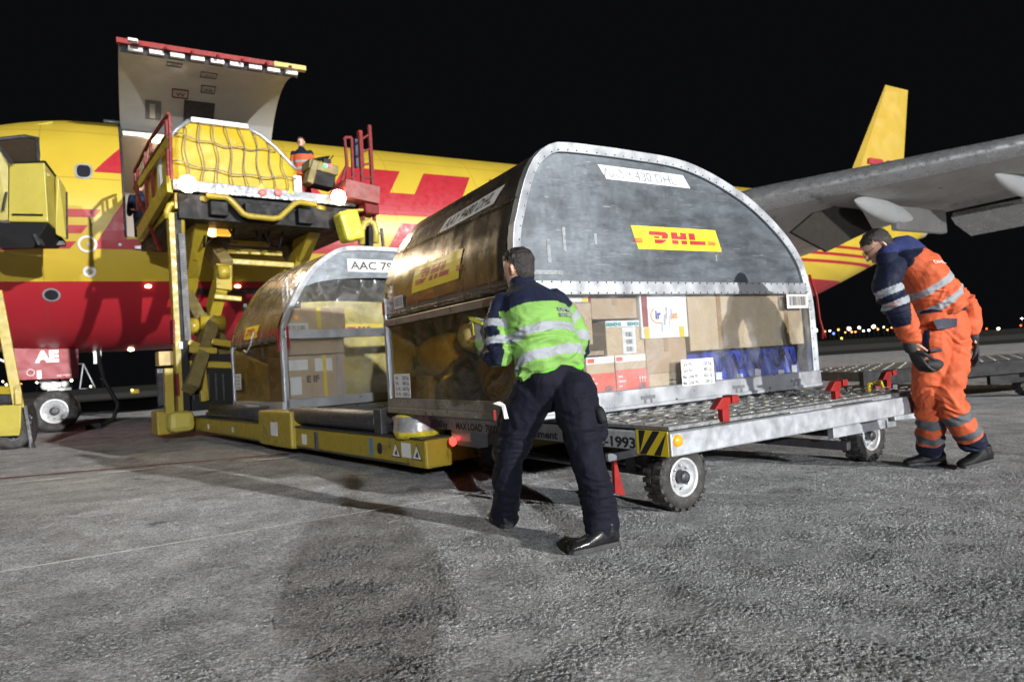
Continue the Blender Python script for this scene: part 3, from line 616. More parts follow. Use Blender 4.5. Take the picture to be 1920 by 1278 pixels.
for k in range(6):
    x0 = 1.62+k*.247; g = empty('blue_bag', CM @ Vector((x0+.125, .25, .05)), ANG+R_(random.uniform(-3, 3)), bl[k], 'bag', 'blue bags in the container')
    mb = MB(); w = .12; hh = .31+.012*((k*7) % 3)
    vs = []; nx, nz = 8, 8
    for j in range(nz+1):
        t = j/nz; ww = w*(1.0-.12*t*t); dd = .17*(1-.35*t*t)
        for i in range(20):
            a = 2*math.pi*i/20; cx = math.copysign(abs(math.cos(a))**.45, math.cos(a)); sy = math.copysign(abs(math.sin(a))**.45, math.sin(a))
            nn = noise.noise(Vector((k*5+cx*2, sy*2, t*3)))*.012
            vs.append((cx*(ww+nn), sy*(dd+nn), hh*t))
    fs = [(j*20+i, j*20+(i+1) % 20, (j+1)*20+(i+1) % 20, (j+1)*20+i) for j in range(nz) for i in range(20)]+[tuple(range(19, -1, -1)), tuple(nz*20+i for i in range(20))]
    mb.add(vs, fs, 0, True); mb.build('bag_body', M_['bluebag'], g)
    MB().tube([(-.07+.14*q/12, -.175-.004*math.sin(q), hh*.88-.13*math.sin(math.pi*q/12)) for q in range(13)], .006, 6).build('strap', M_['black'], g)
    if k in (1, 2, 3, 4, 5): MB().b(-.05 if k != 4 else .0, .02 if k != 4 else .08, -.178, -.175, .0, .12+.03*(k % 2)).build('paper_tag', M_['sticker'], g); barcode(g.children[-1], lambda x, y: Vector((-.04+x + (.05 if k == 4 else 0), -.1795, .02+y)), .05, .06, 10)
# sacks behind the yellowed side curtain
def sack(loc, r, m, name, label, cat, M=CM, seed=0, group=None):
    mb = MB(); mb.sphere((0, 0, 0), 1, 28)
    for i, v in enumerate(mb.v):
        q = Vector(v); s = 1+.22*noise.noise(q*1.6+Vector((seed, 0, 0)))+.12*noise.noise(q*4+Vector((seed, 3, 0)))
        mb.v[i] = (q.x*r[0]*s, q.y*r[1]*s, max(q.z*r[2]*s, -r[2]*.92))
    o = mb.build(name, m); o.location = M @ Vector((loc[0], loc[1], loc[2]+r[2]*.92)); o.rotation_euler = (0, 0, ANG); tag(o, label, cat, group); return o
M_['sackyel'] = mat('yellow_sack', (.70, .50, .03), .5, 0, var=.2, vs=5, bump=.7, bs=8)
M_['sackgrey'] = mat('grey_film_bag', (.35, .35, .34), .3, 0, var=.4, vs=5, bump=.7, bs=8)
sack((.26, .45, .07), (.22, .36, .30), M_['sackyel'], 'mail_sack', 'yellow mail sack behind the side curtain nearest the green jacket', 'sack', seed=1, group='sacks behind the side curtain')
sack((.22, 1.15, .07), (.18, .30, .20), M_['sackgrey'], 'plastic_bag', 'grey wrapped bag low behind the side curtain', 'bag', seed=2, group='sacks behind the side curtain')
sack((.24, 1.55, .30), (.18, .42, .20), M_['sackyel'], 'mail_sack', 'long yellow mail sack lying high behind the side curtain', 'sack', seed=3, group='sacks behind the side curtain')
sack((.22, .95, .48), (.14, .16, .16), M_['boxwhite'], 'plastic_bag', 'white plastic bag high behind the side curtain', 'bag', seed=4, group='sacks behind the side curtain')
cbox(.10, .40, .06, .32, 1.62, .45, CARD[2], 'cardboard box at the back left corner behind the side curtain', tape=False)
cbox(.9, 2.9, .06, .8, .75, 1.2, CARD[2], 'large dark cardboard block deep inside the big container', tape=False)

# ------------------------------------------------------------------ dolly
DK = Vector((.826, 3.74, 0))
dolly = empty('container_dolly', DK, ANG, 'galvanised container dolly carrying the big container, with striped hazard corner', 'dolly', 'container dollies')
DX, DY, DZ = 2.85, 3.25, .545
MB().b(0, .06, .26, DY, .44, DZ).build('side_beam', mat('grey_side_beam', (.40, .41, .42), .5, .1, var=.2, vs=12, dirt=(.2, .2, .2), ds=7), dolly, .006)
MB().b(0, DX, 0, .07, .42, DZ+.005).b(0, DX, .07, .13, .43, .45).build('front_beam', M_['galv'], dolly, .008)
MB().b(DX-.06, DX, .07, DY, .44, DZ).build('side_beam', M_['galv'], dolly, .006)
MB().b(.06, DX-.06, DY-.06, DY, .44, DZ).build('rear_beam', M_['darksteel'], dolly, .006)
dk = MB()
dk.b(.06, DX-.06, .07, DY-.06, .555, .575); dko = dk.build('deck_plate', M_['deck'], dolly)
for k in range(7): B1('cross_member', M_['darksteel'], dolly, .06, DX-.06, .3+k*.4, .36+k*.4, .44, .534)
mb = MB()
for i in range(18):
    for j in range(8):
        x = .16+i*.165; y = .16+j*.15
        mb.b(x-.055, x+.055, y-.006, y+.006, .575, .581)
mb.build('deck_treads', M_['tread'], dko)
# ball transfer casters on the deck
def caster_mb():
    mb = MB(); mb.lathe([(.0, .0), (.036, 0), (.036, .008), (.022, .010), (.016, .016), (.0, .019)], (0, 0, 0), (0, 0, 1), 12); return mb
cproto = None; M_['caster'] = mat('roller_ball', (.30, .29, .26), .35, .5, var=.2, vs=30)
cnt = 0; rest = MB()
for j in range(14):
    for i in range(17):
        x = .20+i*.17+(.085 if j % 2 else 0); y = .18+j*.2
        if x > DX-.15: continue
        if y < 1.25:
            if cproto is None: cproto = caster_mb().build('caster', M_['caster'], dolly); c = cproto
            elif cnt < 99: c = cproto.copy(); link(c); c.parent = dolly; cnt += 1
            else: continue
            c.location = (x, y, .575)
        else: rest.lathe([(.034, 0), (.034, .008), (.018, .016), (.0, .019)], (x, y, .575), (0, 0, 1), 8)
tag(rest.build('caster_field', M_['caster'], dolly), kind='stuff')
# red stops
def stop(x, y, s=1.0, parent=None):
    g = MB(); g.b(x-.03, x+.03, y-.02, y+.02, .56, .56+.14*s, 0); g.prism([(x-.10, .56+.10*s), (x-.03, .56+.18*s), (x+.09, .56+.18*s), (x+.10, .56+.15*s), (x+.03, .56+.12*s), (x-.03, .56+.09*s)], y-.025, y+.025)
    g.b(x+.04, x+.1, y-.04, y+.04, .56+.13*s, .56+.19*s)
    return g.build('red_stop', M_['red'], parent or dolly, .006)
DI = (Matrix.Translation(DK) @ Matrix.Rotation(ANG, 4, 'Z')).inverted()
for q in ((1358, 790), (1568, 752), (1664, 728)): q = DI @ gpt(q[0], q[1], .56); stop(q.x, q.y, .8)
for x in (1.15, 2.1): MB().b(x, x+.45, .071, .12, DZ-.01, DZ+.012).build('guide_rail', M_['galv'], dolly, .004)
# hazard panel, reflector
hz = MB().b(-.0035, .0, .02, .27, .42, .56).build('hazard_panel', M_['logoyel'], dolly)
mb = MB()
for k in range(-1, 3):
    y = .25-k*.115
    pts = [(y, .422), (y-.055, .422), (y-.055-.12, .558), (y-.12, .558)]
    pts = [(min(.248, max(.022, a)), b_) for a, b_ in pts]
    if max(a for a, _ in pts)-min(a for a, _ in pts) > .02: mb.add([(-.0045, a, b_) for a, b_ in pts], [(0, 1, 2, 3)])
mb.build('hazard_stripe', M_['ink'], hz, fix=False)
MB().lathe([(.0, .014), (.03, .012), (.034, 0)], (.05, -.001, .505), (0, -1, 0), 20).build('side_reflector', M_['orange'], dolly)
def beam_text(s, y0, w, size, z=.475): text(s, M_['ink'], dolly, lambda x, y: Vector((-.0025, y0-x, z+y)), size, width=w, bold=.0025)
beam_text('TARE  1330 kg', 3.20, .54, .080, .455); beam_text('MAX LOAD  7000 kg', 2.50, .78, .080, .455); beam_text('Element', 1.40, .36, .075, .455); beam_text('HL-1993', .70, .42, .085, .45)
# wheels
def wheel(parent, c, R, wd, ax=(0, -1, 0), lugs=22, rimr=.6, name='wheel'):
    w = empty(name, c); w.parent = parent
    a = Vector(ax).normalized()
    mb = MB(); mb.lathe([(R*rimr, -wd/2+.01), (R*.9, -wd/2), (R*.985, -wd*.36), (R, 0), (R*.985, wd*.36), (R*.9, wd/2), (R*.76, wd/2+.004), (R*rimr, wd/2-.01)], (0, 0, 0), a, 44)
    up = Vector((0, 0, 1)); sd = a.cross(up).normalized()
    for k in range(lugs):
        t = 2*math.pi*k/lugs; rd = sd*math.cos(t)+up*math.sin(t); tg = a.cross(rd)
        M = Matrix((tg, a, rd)).transposed()
        for sg in (-1, 1): mb.box(rd*(R*.985)+a*sg*wd*.27, (R*.15, wd*.40, R*.09), M)
    mb.build('tyre', M_['rubber'], w)
    mb = MB(); mb.lathe([(R*rimr, wd/2-.006), (R*(rimr-.03), wd/2+.002), (R*(rimr-.1), wd/2-.01), (R*(rimr-.16), wd/2-.045), (R*.24, wd/2-.035), (R*.24, wd/2-.06), (0, wd/2-.06)], (0, 0, 0), a, 40)
    rim = mb.build('rim', M_['wheel'], w)
    MB().lathe([(R*.20, wd/2-.05), (R*.20, wd/2+.0), (R*.17, wd/2+.012), (R*.08, wd/2+.014), (0, wd/2+.014)], (0, 0, 0), a, 20).build('hub', M_['darksteel'], w)
    mb = MB()
    for k in range(8):
        t = 2*math.pi*k/8; rd = sd*math.cos(t)+up*math.sin(t); mb.lathe([(R*.045, 0), (R*.045, .014), (0, .016)], rd*R*.345+a*(wd/2-.036), a, 8)
    mb.build('wheel_bolts', M_['galv'], w)
    return w
WR = .205
for (x, y) in ((.47, .45), (2.72, .54), (.47, 2.6), (2.72, 2.6)): wheel(dolly, (x, y, WR), WR, .16)
for x in (.47, 2.72):
    MB().tube([(x, .55, WR), (x, 2.5, WR)], .03, 8).build('axle', M_['darksteel'], dolly)
    for y in (.8, 2.3): B1('axle_bracket', M_['darksteel'], dolly, x-.06, x+.06, y-.05, y+.05, WR, .44)
MB().b(.35, .45, .3, 2.6, .36, .44).b(2.4, 2.5, .3, 2.6, .36, .44).build('chassis_rail', M_['darksteel'], dolly, .004)
MB().bar((.06, .62, .36), (.6, .48, .40), .04, .05).build('brake_bar', M_['galv'], dolly, .004)
MB().prism([(.12, .40), (.19, .10), (.11, .13)], .62, .645, 'xz').build('red_flap', M_['red'], dolly)
MB().b(1.95, 2.8, .30, .35, .28, .40).build('outrigger', M_['galv'], dolly, .004)
MB().bar((2.7, .3, .38), (3.0, .27, .37), .10, .09).build('tow_bar', M_['galv'], dolly, .006)
MB().bar(DI @ W(1385, 820, 5.75), DI @ W(1592, 836, 5.1), .07, .06).build('foot_bar', M_['darksteel'], dolly, .004)
MB().tube([(2.45, .30, .58), (2.46, .30, .64), (2.66, .32, .64), (2.68, .32, .60)], .014, 8).build('yellow_handle', M_['logoyel'], dolly)
# rear end fittings : latch, tail lamp
MB().b(-.1, .02, 1.62, 1.8, .38, .47).tube([(-.05, 1.7, .38), (-.05, 1.7, .18)], .05, 10).sphere((-.06, 1.7, .33), .05, 12).build('coupling', M_['darksteel'], dolly, .004)
MB().prism([(.0, .44), (.0, .36), (.06, .30), (.16, .30), (.16, .44)], 2.25, 2.60, 'xz').build('bracket', M_['galv'], dolly, .004)
MB().sphere((-.03, 2.52, .35), (.03, .04, .04), 12).build('tail_lamp', emis('tail_lamp_glow', (1, .04, .03), 4), dolly)
MB().prism([(-.01, .40), (.02, .18), (-.03, .20)], 2.72, 2.74, 'yz').build('red_flap', M_['red'], dolly)
# second dolly, behind the man in orange
d2p = Wp(1618, 700, (0, 0, .53), Vector((0, 0, 1))); d2 = empty('container_dolly', (d2p.x, d2p.y, 0), R_(14), 'empty dark sided container dolly standing behind the man in orange', 'dolly', 'container dollies')
MB().b(0, 6.2, 0, .08, .36, .55).b(2.2, 6.2, .1, .16, .22, .36).build('front_beam', M_['black'], d2, .006)
MB().b(0, .08, .08, 2.4, .42, .55).build('side_beam', M_['darksteel'], d2, .006)
MB().b(.08, 6.2, .08, 2.4, .50, .53).build('deck_plate', M_['deck'], d2)
mb = MB()
for j in range(6):
    for i in range(24): mb.lathe([(.045, 0), (.045, .008), (.025, .016), (0, .02)], (.3+i*.25+(.12 if j % 2 else 0), .3+j*.36, .53), (0, 0, 1), 8)
tag(mb.build('caster_field', M_['tread'], d2), kind='stuff')
mb = MB(); mb.b(.55, .62, .1, .16, .2, .42); mb.build('support_leg', M_['darksteel'], d2); B1('chassis_rail', M_['darksteel'], d2, 1.4, 6.0, .5, .6, .30, .42)
MB().prism([(.25, .36), (.45, .36), (.40, .24), (.32, .24)], .1, .14).build('red_flap', M_['redrail'], d2)
MB().bar((2.8, .0, .34), (4.2, -.02, .34), .05, .05).build('brake_bar', M_['galv'], d2)
wheel(d2, (3.15, .35, .205), .205, .16); wheel(d2, (3.15, 2.0, .205), .205, .16)
# ------------------------------------------------------------------ aeroplane (local x = aft along the fuselage, -y = towards the camera side)
AD = Vector((.866, .5, 0)); AN = Vector((-.5, .866, 0)); AP = Vector((-11.32, 16.9, 0))
plane = empty('cargo_aeroplane', AP, R_(30), 'yellow cargo jet with red belly, raised side cargo door and large red letters', 'aeroplane')
FR, FZ = 2.88, 4.78
def fus_dims(s):
    zt, zb, a = FZ+FR, FZ-FR, FR
    if s < 1.2: t = 1.2-s; zt -= .075*t*t; zb += .02*t*t; a -= .03*t*t
    if s > 24.5:
        t = (s-24.5)/13.7; zb += 4.15*min(1, t)**1.12; zt -= .75*min(1, t)**1.5; a *= max(.08, 1-.86*min(1, t)**1.15)
    return zt, zb, max(a, .12)
def fus(s, th, off=0.0):
    zt, zb, a = fus_dims(s); t = R_(th)
    return Vector((s, -(a+off)*math.cos(t), (zt+zb)/2+((zt-zb)/2+off)*math.sin(t)))
def paint_mat():
    m = bpy.data.materials.new('fuselage_paint'); m.use_nodes = True; nt = m.node_tree; L = nt.links; p = nt.nodes['Principled BSDF']
    tc = nd(nt, 'ShaderNodeTexCoord'); sp = nd(nt, 'ShaderNodeSeparateXYZ'); L.new(tc.outputs['Object'], sp.inputs[0])
    def step(inp, a, up=True):
        n = nd(nt, 'ShaderNodeMath', operation='GREATER_THAN' if up else 'LESS_THAN'); L.new(inp, n.inputs[0]); n.inputs[1].default_value = a; return n.outputs[0]
    def op(o, a, b_):
        n = nd(nt, 'ShaderNodeMath', operation=o)
        for i, q in enumerate((a, b_)):
            if isinstance(q, (int, float)): n.inputs[i].default_value = q
            else: L.new(q, n.inputs[i])
        return n.outputs[0]
    X, Z = sp.outputs['X'], sp.outputs['Z']
    aft = op('MAXIMUM', op('MULTIPLY', op('SUBTRACT', X, 14.0), .014), 0)
    zz = op('SUBTRACT', Z, aft)
    red = step(zz, 3.37, False)
    st = None
    for z0 in (4.02, 4.33, 4.64):
        b_ = op('MULTIPLY', step(zz, z0), step(zz, z0+.12, False)); st = b_ if st is None else op('ADD', st, b_)
    st = op('MULTIPLY', st, step(X, 18.0)); fac = op('MINIMUM', op('ADD', red, st), 1)
    n1 = nd(nt, 'ShaderNodeTexNoise', Scale=.8, Detail=6.0); L.new(tc.outputs['Object'], n1.inputs['Vector'])
    mx = nd(nt, 'ShaderNodeMix', data_type='RGBA'); mx.inputs['A'].default_value = (.52, .375, .038, 1); mx.inputs['B'].default_value = (.33, .017, .026, 1); L.new(fac, mx.inputs['Factor'])
    r = nd(nt, 'ShaderNodeMapRange'); r.inputs['To Min'].default_value = .74; r.inputs['To Max'].default_value = 1.12; L.new(n1.outputs['Fac'], r.inputs['Value'])
    sc = nd(nt, 'ShaderNodeVectorMath', operation='SCALE'); L.new(mx.outputs['Result'], sc.inputs[0]); L.new(r.outputs['Result'], sc.inputs['Scale'])
    # frame joint lines every 3.2 m
    md = op('MODULO', op('ADD', X, 40.0), 2.67); hz_ = op('ADD', step(op('ABSOLUTE', op('SUBTRACT', Z, 5.62), 0), .012, False), step(op('ABSOLUTE', op('SUBTRACT', Z, 6.9), 0), .012, False)); ln = op('MULTIPLY', op('MINIMUM', op('ADD', step(md, .022, False), hz_), 1), .4)
    m2 = nd(nt, 'ShaderNodeMix', data_type='RGBA'); L.new(sc.outputs[0], m2.inputs['A']); m2.inputs['B'].default_value = (.1, .06, .02, 1); L.new(ln, m2.inputs['Factor'])
    L.new(m2.outputs['Result'], p.inputs['Base Color']); p.inputs['Roughness'].default_value = .38; p.inputs['Specular IOR Level'].default_value = .4
    return m
M_['paint'] = paint_mat()
M_['wing'] = mat('wing_grey', (.42, .405, .385), .42, .3, var=.15, vs=1.2, dirt=(.10, .095, .09), ds=1.6, dth=.6)
M_['wingle'] = mat('wing_leading_edge', (.6, .61, .63), .32, .75, var=.1)
HT, HB = 68.0, -9.0     # cargo door opening, degrees
S0_, S1_ = 1.66, 5.22
ss = sorted(set([round(-6+i*.4, 3) for i in range(0, 15)]+[-2.1, .03, S0_, S1_]+[.4, .8, 1.2]+[1.66+i*.445 for i in range(9)]+[5.6+i*1.0 for i in range(20)]+[25+i*.7 for i in range(20)]))
ss = [s for i, s in enumerate(ss) if i == 0 or s-ss[i-1] > 1e-3]
ths = sorted(set([-90+i*3.0 for i in range(121) if -90+i*3.0 < 270]+[HT, HB, -4.0, 43.0]))
mb = MB(); nT = len(ths)
for s in ss: mb.v += [tuple(fus(s, t)) for t in ths]
for i in range(len(ss)-1):
    for j in range(nT):
        t0 = ths[j]; t1 = ths[(j+1) % nT]
        if ss[i] >= S0_-1e-4 and ss[i+1] <= S1_+1e-4 and t0 >= HB-1e-4 and t1 <= HT+1e-4 and t1 > t0: continue
        if ss[i] >= -2.1-1e-4 and ss[i+1] <= .03+1e-4 and t0 >= -4-1e-4 and t1 <= 43+1e-4 and t1 > t0: continue
        mb.f.append((i*nT+j, i*nT+(j+1) % nT, (i+1)*nT+(j+1) % nT, (i+1)*nT+j)); mb.m.append(0); mb.sm.append(True)
fo = mb.build('fuselage', M_['paint'], plane)
# liner (interior) and floor
mb = MB(); sl_ = [-5+i*1.0 for i in range(24)]; tl = [-14+i*6 for i in range(36)]
for s in sl_: mb.v += [tuple(fus(s, t, -.22)) for t in tl]
nL = len(tl)
for i in range(len(sl_)-1):
    for j in range(nL-1):
        if tl[j] < HT-2 and (sl_[i+1] > S0_-.7 and sl_[i] < S1_+.7 or sl_[i] < .5): continue
        mb.f.append((i*nL+j, i*nL+j+1, (i+1)*nL+j+1, (i+1)*nL+j)); mb.m.append(0); mb.sm.append(True)
mb.b(-5, 18, -2.5, 2.6, 4.05, 4.1); mb.b(17.9, 18, -2.6, 2.6, 4.1, 7.3); mb.b(-2.2, -2.1, 1.2, 1.3, 4.1, 7)
mb.build('cargo_liner', M_['cream'], plane)
mb = MB()   # door surround
for s in (S0_, S1_):
    pts = [(fus(s, t, -.0), fus(s, t, -.26)) for t in [HB+(HT-HB)*k/24 for k in range(25)]]
    for k in range(24): mb.add([pts[k][0], pts[k+1][0], pts[k+1][1], pts[k][1]], [(0, 1, 2, 3)])
for t in (HT, HB): mb.add([fus(S0_, t), fus(S1_, t), fus(S1_, t, -.26), fus(S0_, t, -.26)], [(0, 1, 2, 3)])
mb.build('door_surround', mat('door_surround_metal', (.42, .42, .41), .4, .5, var=.2, vs=8), plane)
mb = MB(); mb.tube([fus(S0_-.02, HB+(HT-HB)*k/24, .01) for k in range(25)], .03, 6); mb.build('door_seal', M_['darksteel'], plane)
# front door surround
mb = MB(); mb.tube([fus(-2.1, 43, .01), fus(-1, 43.5, .01), fus(-.2, 43.5, .01), fus(.03, 41, .01), fus(.05, 30, .01), fus(.05, 15, .01), fus(.05, -4, .01)], .045, 6)
mb.build('crew_door_frame', M_['darksteel'], plane)
PJ_ = (Matrix.Translation(AP) @ Matrix.Rotation(R_(30), 4, 'Z')).inverted()
mb = MB(); mb.bar(PJ_ @ W(-40, 262, 17.6), PJ_ @ W(50, 273, 17.6), .08, .10).bar(PJ_ @ W(10, 298, 18.2), PJ_ @ W(48, 299, 18.2), .08, .10); mb.build('ceiling_tube', emis('tube_light', (1, .96, .9), 12), plane)
mb = MB()
for (x, y, z) in ((2.4, -1.3, 7.05), (3.2, -.9, 7.2), (2.7, .2, 7.1), (-1.1, -1.6, 6.85), (2.6, 1.0, 6.55)): mb.sphere((x, y, z), (.13, .09, .03), 12)
mb.build('ceiling_lamp', emis('ceiling_lamp_glow', (1, .75, .45), 22), plane)
il = bpy.data.lights.new('cabin_light', 'POINT'); il.energy = 60; il.color = (1, .78, .55); il.shadow_soft_size = .25
io = bpy.data.objects.new('cabin_light', il); link(io); io.parent = plane; io.location = (3.0, -.3, 6.7)
# roof beam at the door top, floor hardware at the sill
MB().b(S0_+.05, S1_-.05, -1.35, -1.2, 7.12, 7.22).build('door_header', mat('pale_header', (.75, .75, .72), .5, .1), plane)
mb = MB()
for k in range(18): mb.b(1.75+k*.19, 1.86+k*.19, -2.75, -2.45, 4.12+.04*(k % 3), 4.34+.05*(k % 2))
mb.build('sill_rollers', M_['galv'], plane)
mb = MB(); mb.b(1.8, 5.0, -2.9, -2.86, 4.05, 4.12); mb.build('sill_plate', M_['alurim'], plane)
# raised cargo door
ALP = R_(69)
Hy, Hz = FR*math.cos(R_(HT)), FZ+FR*math.sin(R_(HT))
def door(s, t, off):
    o = (FR+off)*math.cos(R_(t))-Hy; z = FZ+(FR+off)*math.sin(R_(t))-Hz
    return Vector((s, -(Hy+o*math.cos(ALP)-z*math.sin(ALP)), Hz+o*math.sin(ALP)+z*math.cos(ALP)))
tds = [HB+(HT-HB)*k/20 for k in range(21)]; sds = [S0_+(S1_-S0_)*k/8 for k in range(9)]
def door_sheet(off, m, name, parent, s0=0, s1=8, t0=0, t1=20):
    mb = MB()
    for k in range(t0, t1+1): mb.v += [tuple(door(sds[i], tds[k], off)) for i in range(s0, s1+1)]
    n = s1-s0+1
    for k in range(t1-t0):
        for i in range(n-1): mb.f.append((k*n+i, k*n+i+1, (k+1)*n+i+1, (k+1)*n+i)); mb.m.append(0); mb.sm.append(True)
    return mb.build(name, m, parent)
cd = door_sheet(0, M_['paint'], 'cargo_door', plane)
M_['doorliner'] = mat('door_liner', (.40, .39, .37), .55, 0, var=.07, vs=2, dirt=(.4, .38, .33), ds=3, dth=.6)
door_sheet(-.2, M_['doorliner'], 'door_liner', cd)
mb = MB()
for s in (S0_, S1_):
    for k in range(20): mb.add([door(s, tds[k], 0), door(s, tds[k+1], 0), door(s, tds[k+1], -.2), door(s, tds[k], -.2)], [(0, 1, 2, 3)], 0, True)
mb.build('door_edge', mat('door_edge_metal', (.5, .5, .5), .45, .4, var=.15), cd)
mb = MB(); t = HB
mb.add([door(S0_, t, 0), door(S1_, t, 0), door(S1_, t, -.2), door(S0_, t, -.2)], [(0, 1, 2, 3)]); mb.build('door_lip', M_['darksteel'], cd)
mb = MB()
mb.bar(door(S0_-.05, t-1.2, .02), door(S1_-.55, t-1.2, .02), .10, .10); mb.build('red_edge_beam', M_['red'], cd)
mb = MB(); mb.bar(door(S1_-.55, t-1.2, .02), door(S1_+.15, t-1.2, .02), .14, .10); mb.build('yellow_edge_beam', M_['yelclean'], cd)
mb = MB()
for k in range(7):
    s = S0_+.35+k*.5
    mb.bar(door(s, t-1, .02), door(s, t-4.5, .06), .05, .05)
mb.build('latch_hook', M_['red'], cd)
mb = MB()
for k in range(9): mb.bar(door(S0_+.15+k*.39, t-.6, -.09), door(S0_+.42+k*.39, t-.6, -.09), .09, .12)
mb.build('latch_box', M_['white'], cd)
mb = MB(); mb.bar(door(S0_+.15, t-5.5, .1), door(S0_+.32, t-5.5, .1), .12, .05); mb.bar(door(S0_+.30, t-1.5, .05), door(S0_+.30, t-5.5, .1), .06, .06)
mb.build('white_hook', M_['white'], cd)
def dpanel(s0, s1, t0, t1, m, name, off=-.205):
    mb = MB(); mb.add([door(s0, t0, off), door(s1, t0, off), door(s1, t1, off), door(s0, t1, off)], [(0, 1, 2, 3)]); return mb.build(name, m, cd)
dpanel(3.05, 3.75, 46, 61, M_['darksteel'], 'hatch'); dpanel(2.2, 2.55, 49, 61, M_['inkgrey'], 'hatch')
dpanel(2.3, 2.42, 51, 60, M_['alurim'], 'actuator', -.22)
for (s, t_, w_, mm, tx) in ((2.95, 42, .34, 'redrail', 'VV'), (3.55, 36, .3, 'inkgrey', 'AB'), (3.5, 22, .34, 'inkgrey', 'AV'), (2.75, 14, .3, 'inkgrey', 'AV')):
    mb = MB(); a = w_/2
    for (sa, ta, sb, tb) in ((-a, -3, a, -3), (-a, 3, a, 3), (-a, -3, -a, 3), (a, -3, a, 3)): mb.bar(door(s+sa, t_+ta, -.21), door(s+sb, t_+tb, -.21), .02, .02)
    g = mb.build('marking', M_[mm], cd)
    text(tx, M_[mm], cd, lambda x, y, s=s, t_=t_: door(s-.09+x, t_+1.8-y*20, -.212), .18, width=.2, bold=.004)
# hinge line
mb = MB(); mb.tube([door(S0_, HT, -.03), door(S1_, HT, -.03)], .05, 8); mb.tube([fus(S0_-.35, HT+4, .05), fus(S0_, HT+4, .05)], .04, 6); mb.build('hinge', M_['alurim'], cd)
# livery decals
arc = lambda a: a/FR*180/math.pi
LB = -14.6; LH = R_(51.3)*FR
def liv(x, y, off=.012): return fus(x, LB+arc(y), off)
S_top = 1.62
def clip_door(polys):  # the open door takes its part of the first letter with it
    return polys
LP = logo_polys()
flx = lambda x, y: liv(S_top + x, y)
D_up = [[(-.3+.0, .69), (.0+.03, 1.0-.003), (.0+.03, .69)]]
lo = flat_polys(LP[3:], flx, M_['logored'], 'company_letters', plane, step=.12, slant=SLANT, h=LH)
# visible remains of the first letter either side of the door
def raw(poly, name, m='logored'):
    return flat_polys([[(a, b_) for a, b_ in poly]], lambda x, y: fus(x, y*10, .012), M_[m], name, plane, step=.4, slant=0, h=1, xstep=.4)
raw([(1.08, 2.05), (1.64, 3.65), (1.655, 3.65), (1.655, 2.05)], 'letter_remnant')
raw([(.99, -1.46), (1.655, .75), (1.655, -1.0), (5.3, -1.0), (5.3, .68), (6.1, .68), (5.4, -1.0), (5.1, -1.46)], 'letter_remnant')
raw([(5.3, 1.0), (5.3, 3.6), (5.5, 3.3), (5.75, 2.6), (6.15, 1.5), (6.0, 1.0)], 'letter_remnant')
for (a, b_, c_) in ((.25, -.1, 1.19), (-.45, -.8, .93), (-1.15, -1.46, .70)):
    raw([(-3.5, b_), (-3.5, a), (c_, a), (c_-.13, b_)], 'stripe')
# window, ports, lamps
def disc(s, th, rs, rt, m, name, off=.014, n=24, parent=plane):
    mb = MB(); vs = [fus(s+rs*math.copysign(abs(math.cos(2*math.pi*k/n))**.7, math.cos(2*math.pi*k/n)), th+arc(rt*math.copysign(abs(math.sin(2*math.pi*k/n))**.7, math.sin(2*math.pi*k/n))), off) for k in range(n)]
    mb.add(vs, [tuple(range(n))]); return mb.build(name, m, parent, fix=False)
w = disc(.89, 20.5, .17, .20, M_['galv'], 'window'); disc(.89, 20.5, .13, .16, M_['glassd'], 'pane', .02, parent=w)
def ring(s, th, r0, r1, m, name, off=.016):
    mb = MB(); n = 28; vs = []
    for k in range(n):
        c, q = math.cos(2*math.pi*k/n), math.sin(2*math.pi*k/n); vs += [fus(s+r0*c, th+arc(r0*q), off), fus(s+r1*c, th+arc(r1*q), off)]
    mb.add(vs, [(2*k, 2*k+1, (2*k+3) % (2*n), (2*k+2) % (2*n)) for k in range(n)]); return mb.build(name, m, plane, fix=False)
ring(.9, -12.6, .135, .185, M_['white'], 'static_port_ring'); disc(.92, -12.6, .04, .04, M_['galv'], 'static_port')
ring(.91, -24.7, .07, .13, M_['white'], 'static_port_ring'); disc(.91, -24.7, .05, .04, M_['galv'], 'static_port')
ring(.17, -35.7, .13, .17, M_['alurim'], 'outlet_ring'); disc(.17, -35.7, .13, .13, M_['glassd'], 'outlet')
mb = MB(); mb.b(-.3, .3, -.01, .01, 0, .02)
for (s, th) in ((2.05, -31.6), (3.99, -31.7), (1.67, -82), (12, -31)):
    p = fus(s, th, .02); MB().sphere(p, (.07, .04, .035), 12).build('service_lamp', emis('service_lamp_glow', (1, .72, .42), 16), plane)
mb = MB(); mb.tube([fus(-2.5, 60, .03), fus(.3, 58.5, .03)], .03, 6); mb.build('rain_gutter', M_['yelclean'], plane)
mb = MB(); mb.b(2.6, 5.2, -2.42, -2.35, 3.08, 3.2); 
mb = MB(); mb.add([fus(2.6, -36, .01), fus(5.6, -36, .01), fus(5.6, -33, .01), fus(2.6, -33, .01)], [(0, 1, 2, 3)]); mb.build('panel_gap', M_['ink'], plane, fix=False)
for (s, th) in ((1.52, -12.5), (3.6, -33.6)): disc(s, th, .03, .03, M_['white'], 'rivet_mark')
# tail cone grey tip
mb = MB(); 
for s in (37.6, 38.0, 38.4): mb.v += [tuple(fus(s, t, .01)) for t in range(0, 360, 20)]
for i in range(2):
    for j in range(18): mb.f.append((i*18+j, i*18+(j+1) % 18, (i+1)*18+(j+1) % 18, (i+1)*18+j)); mb.m.append(0); mb.sm.append(True)
mb.build('tail_cone', M_['wing'], plane)
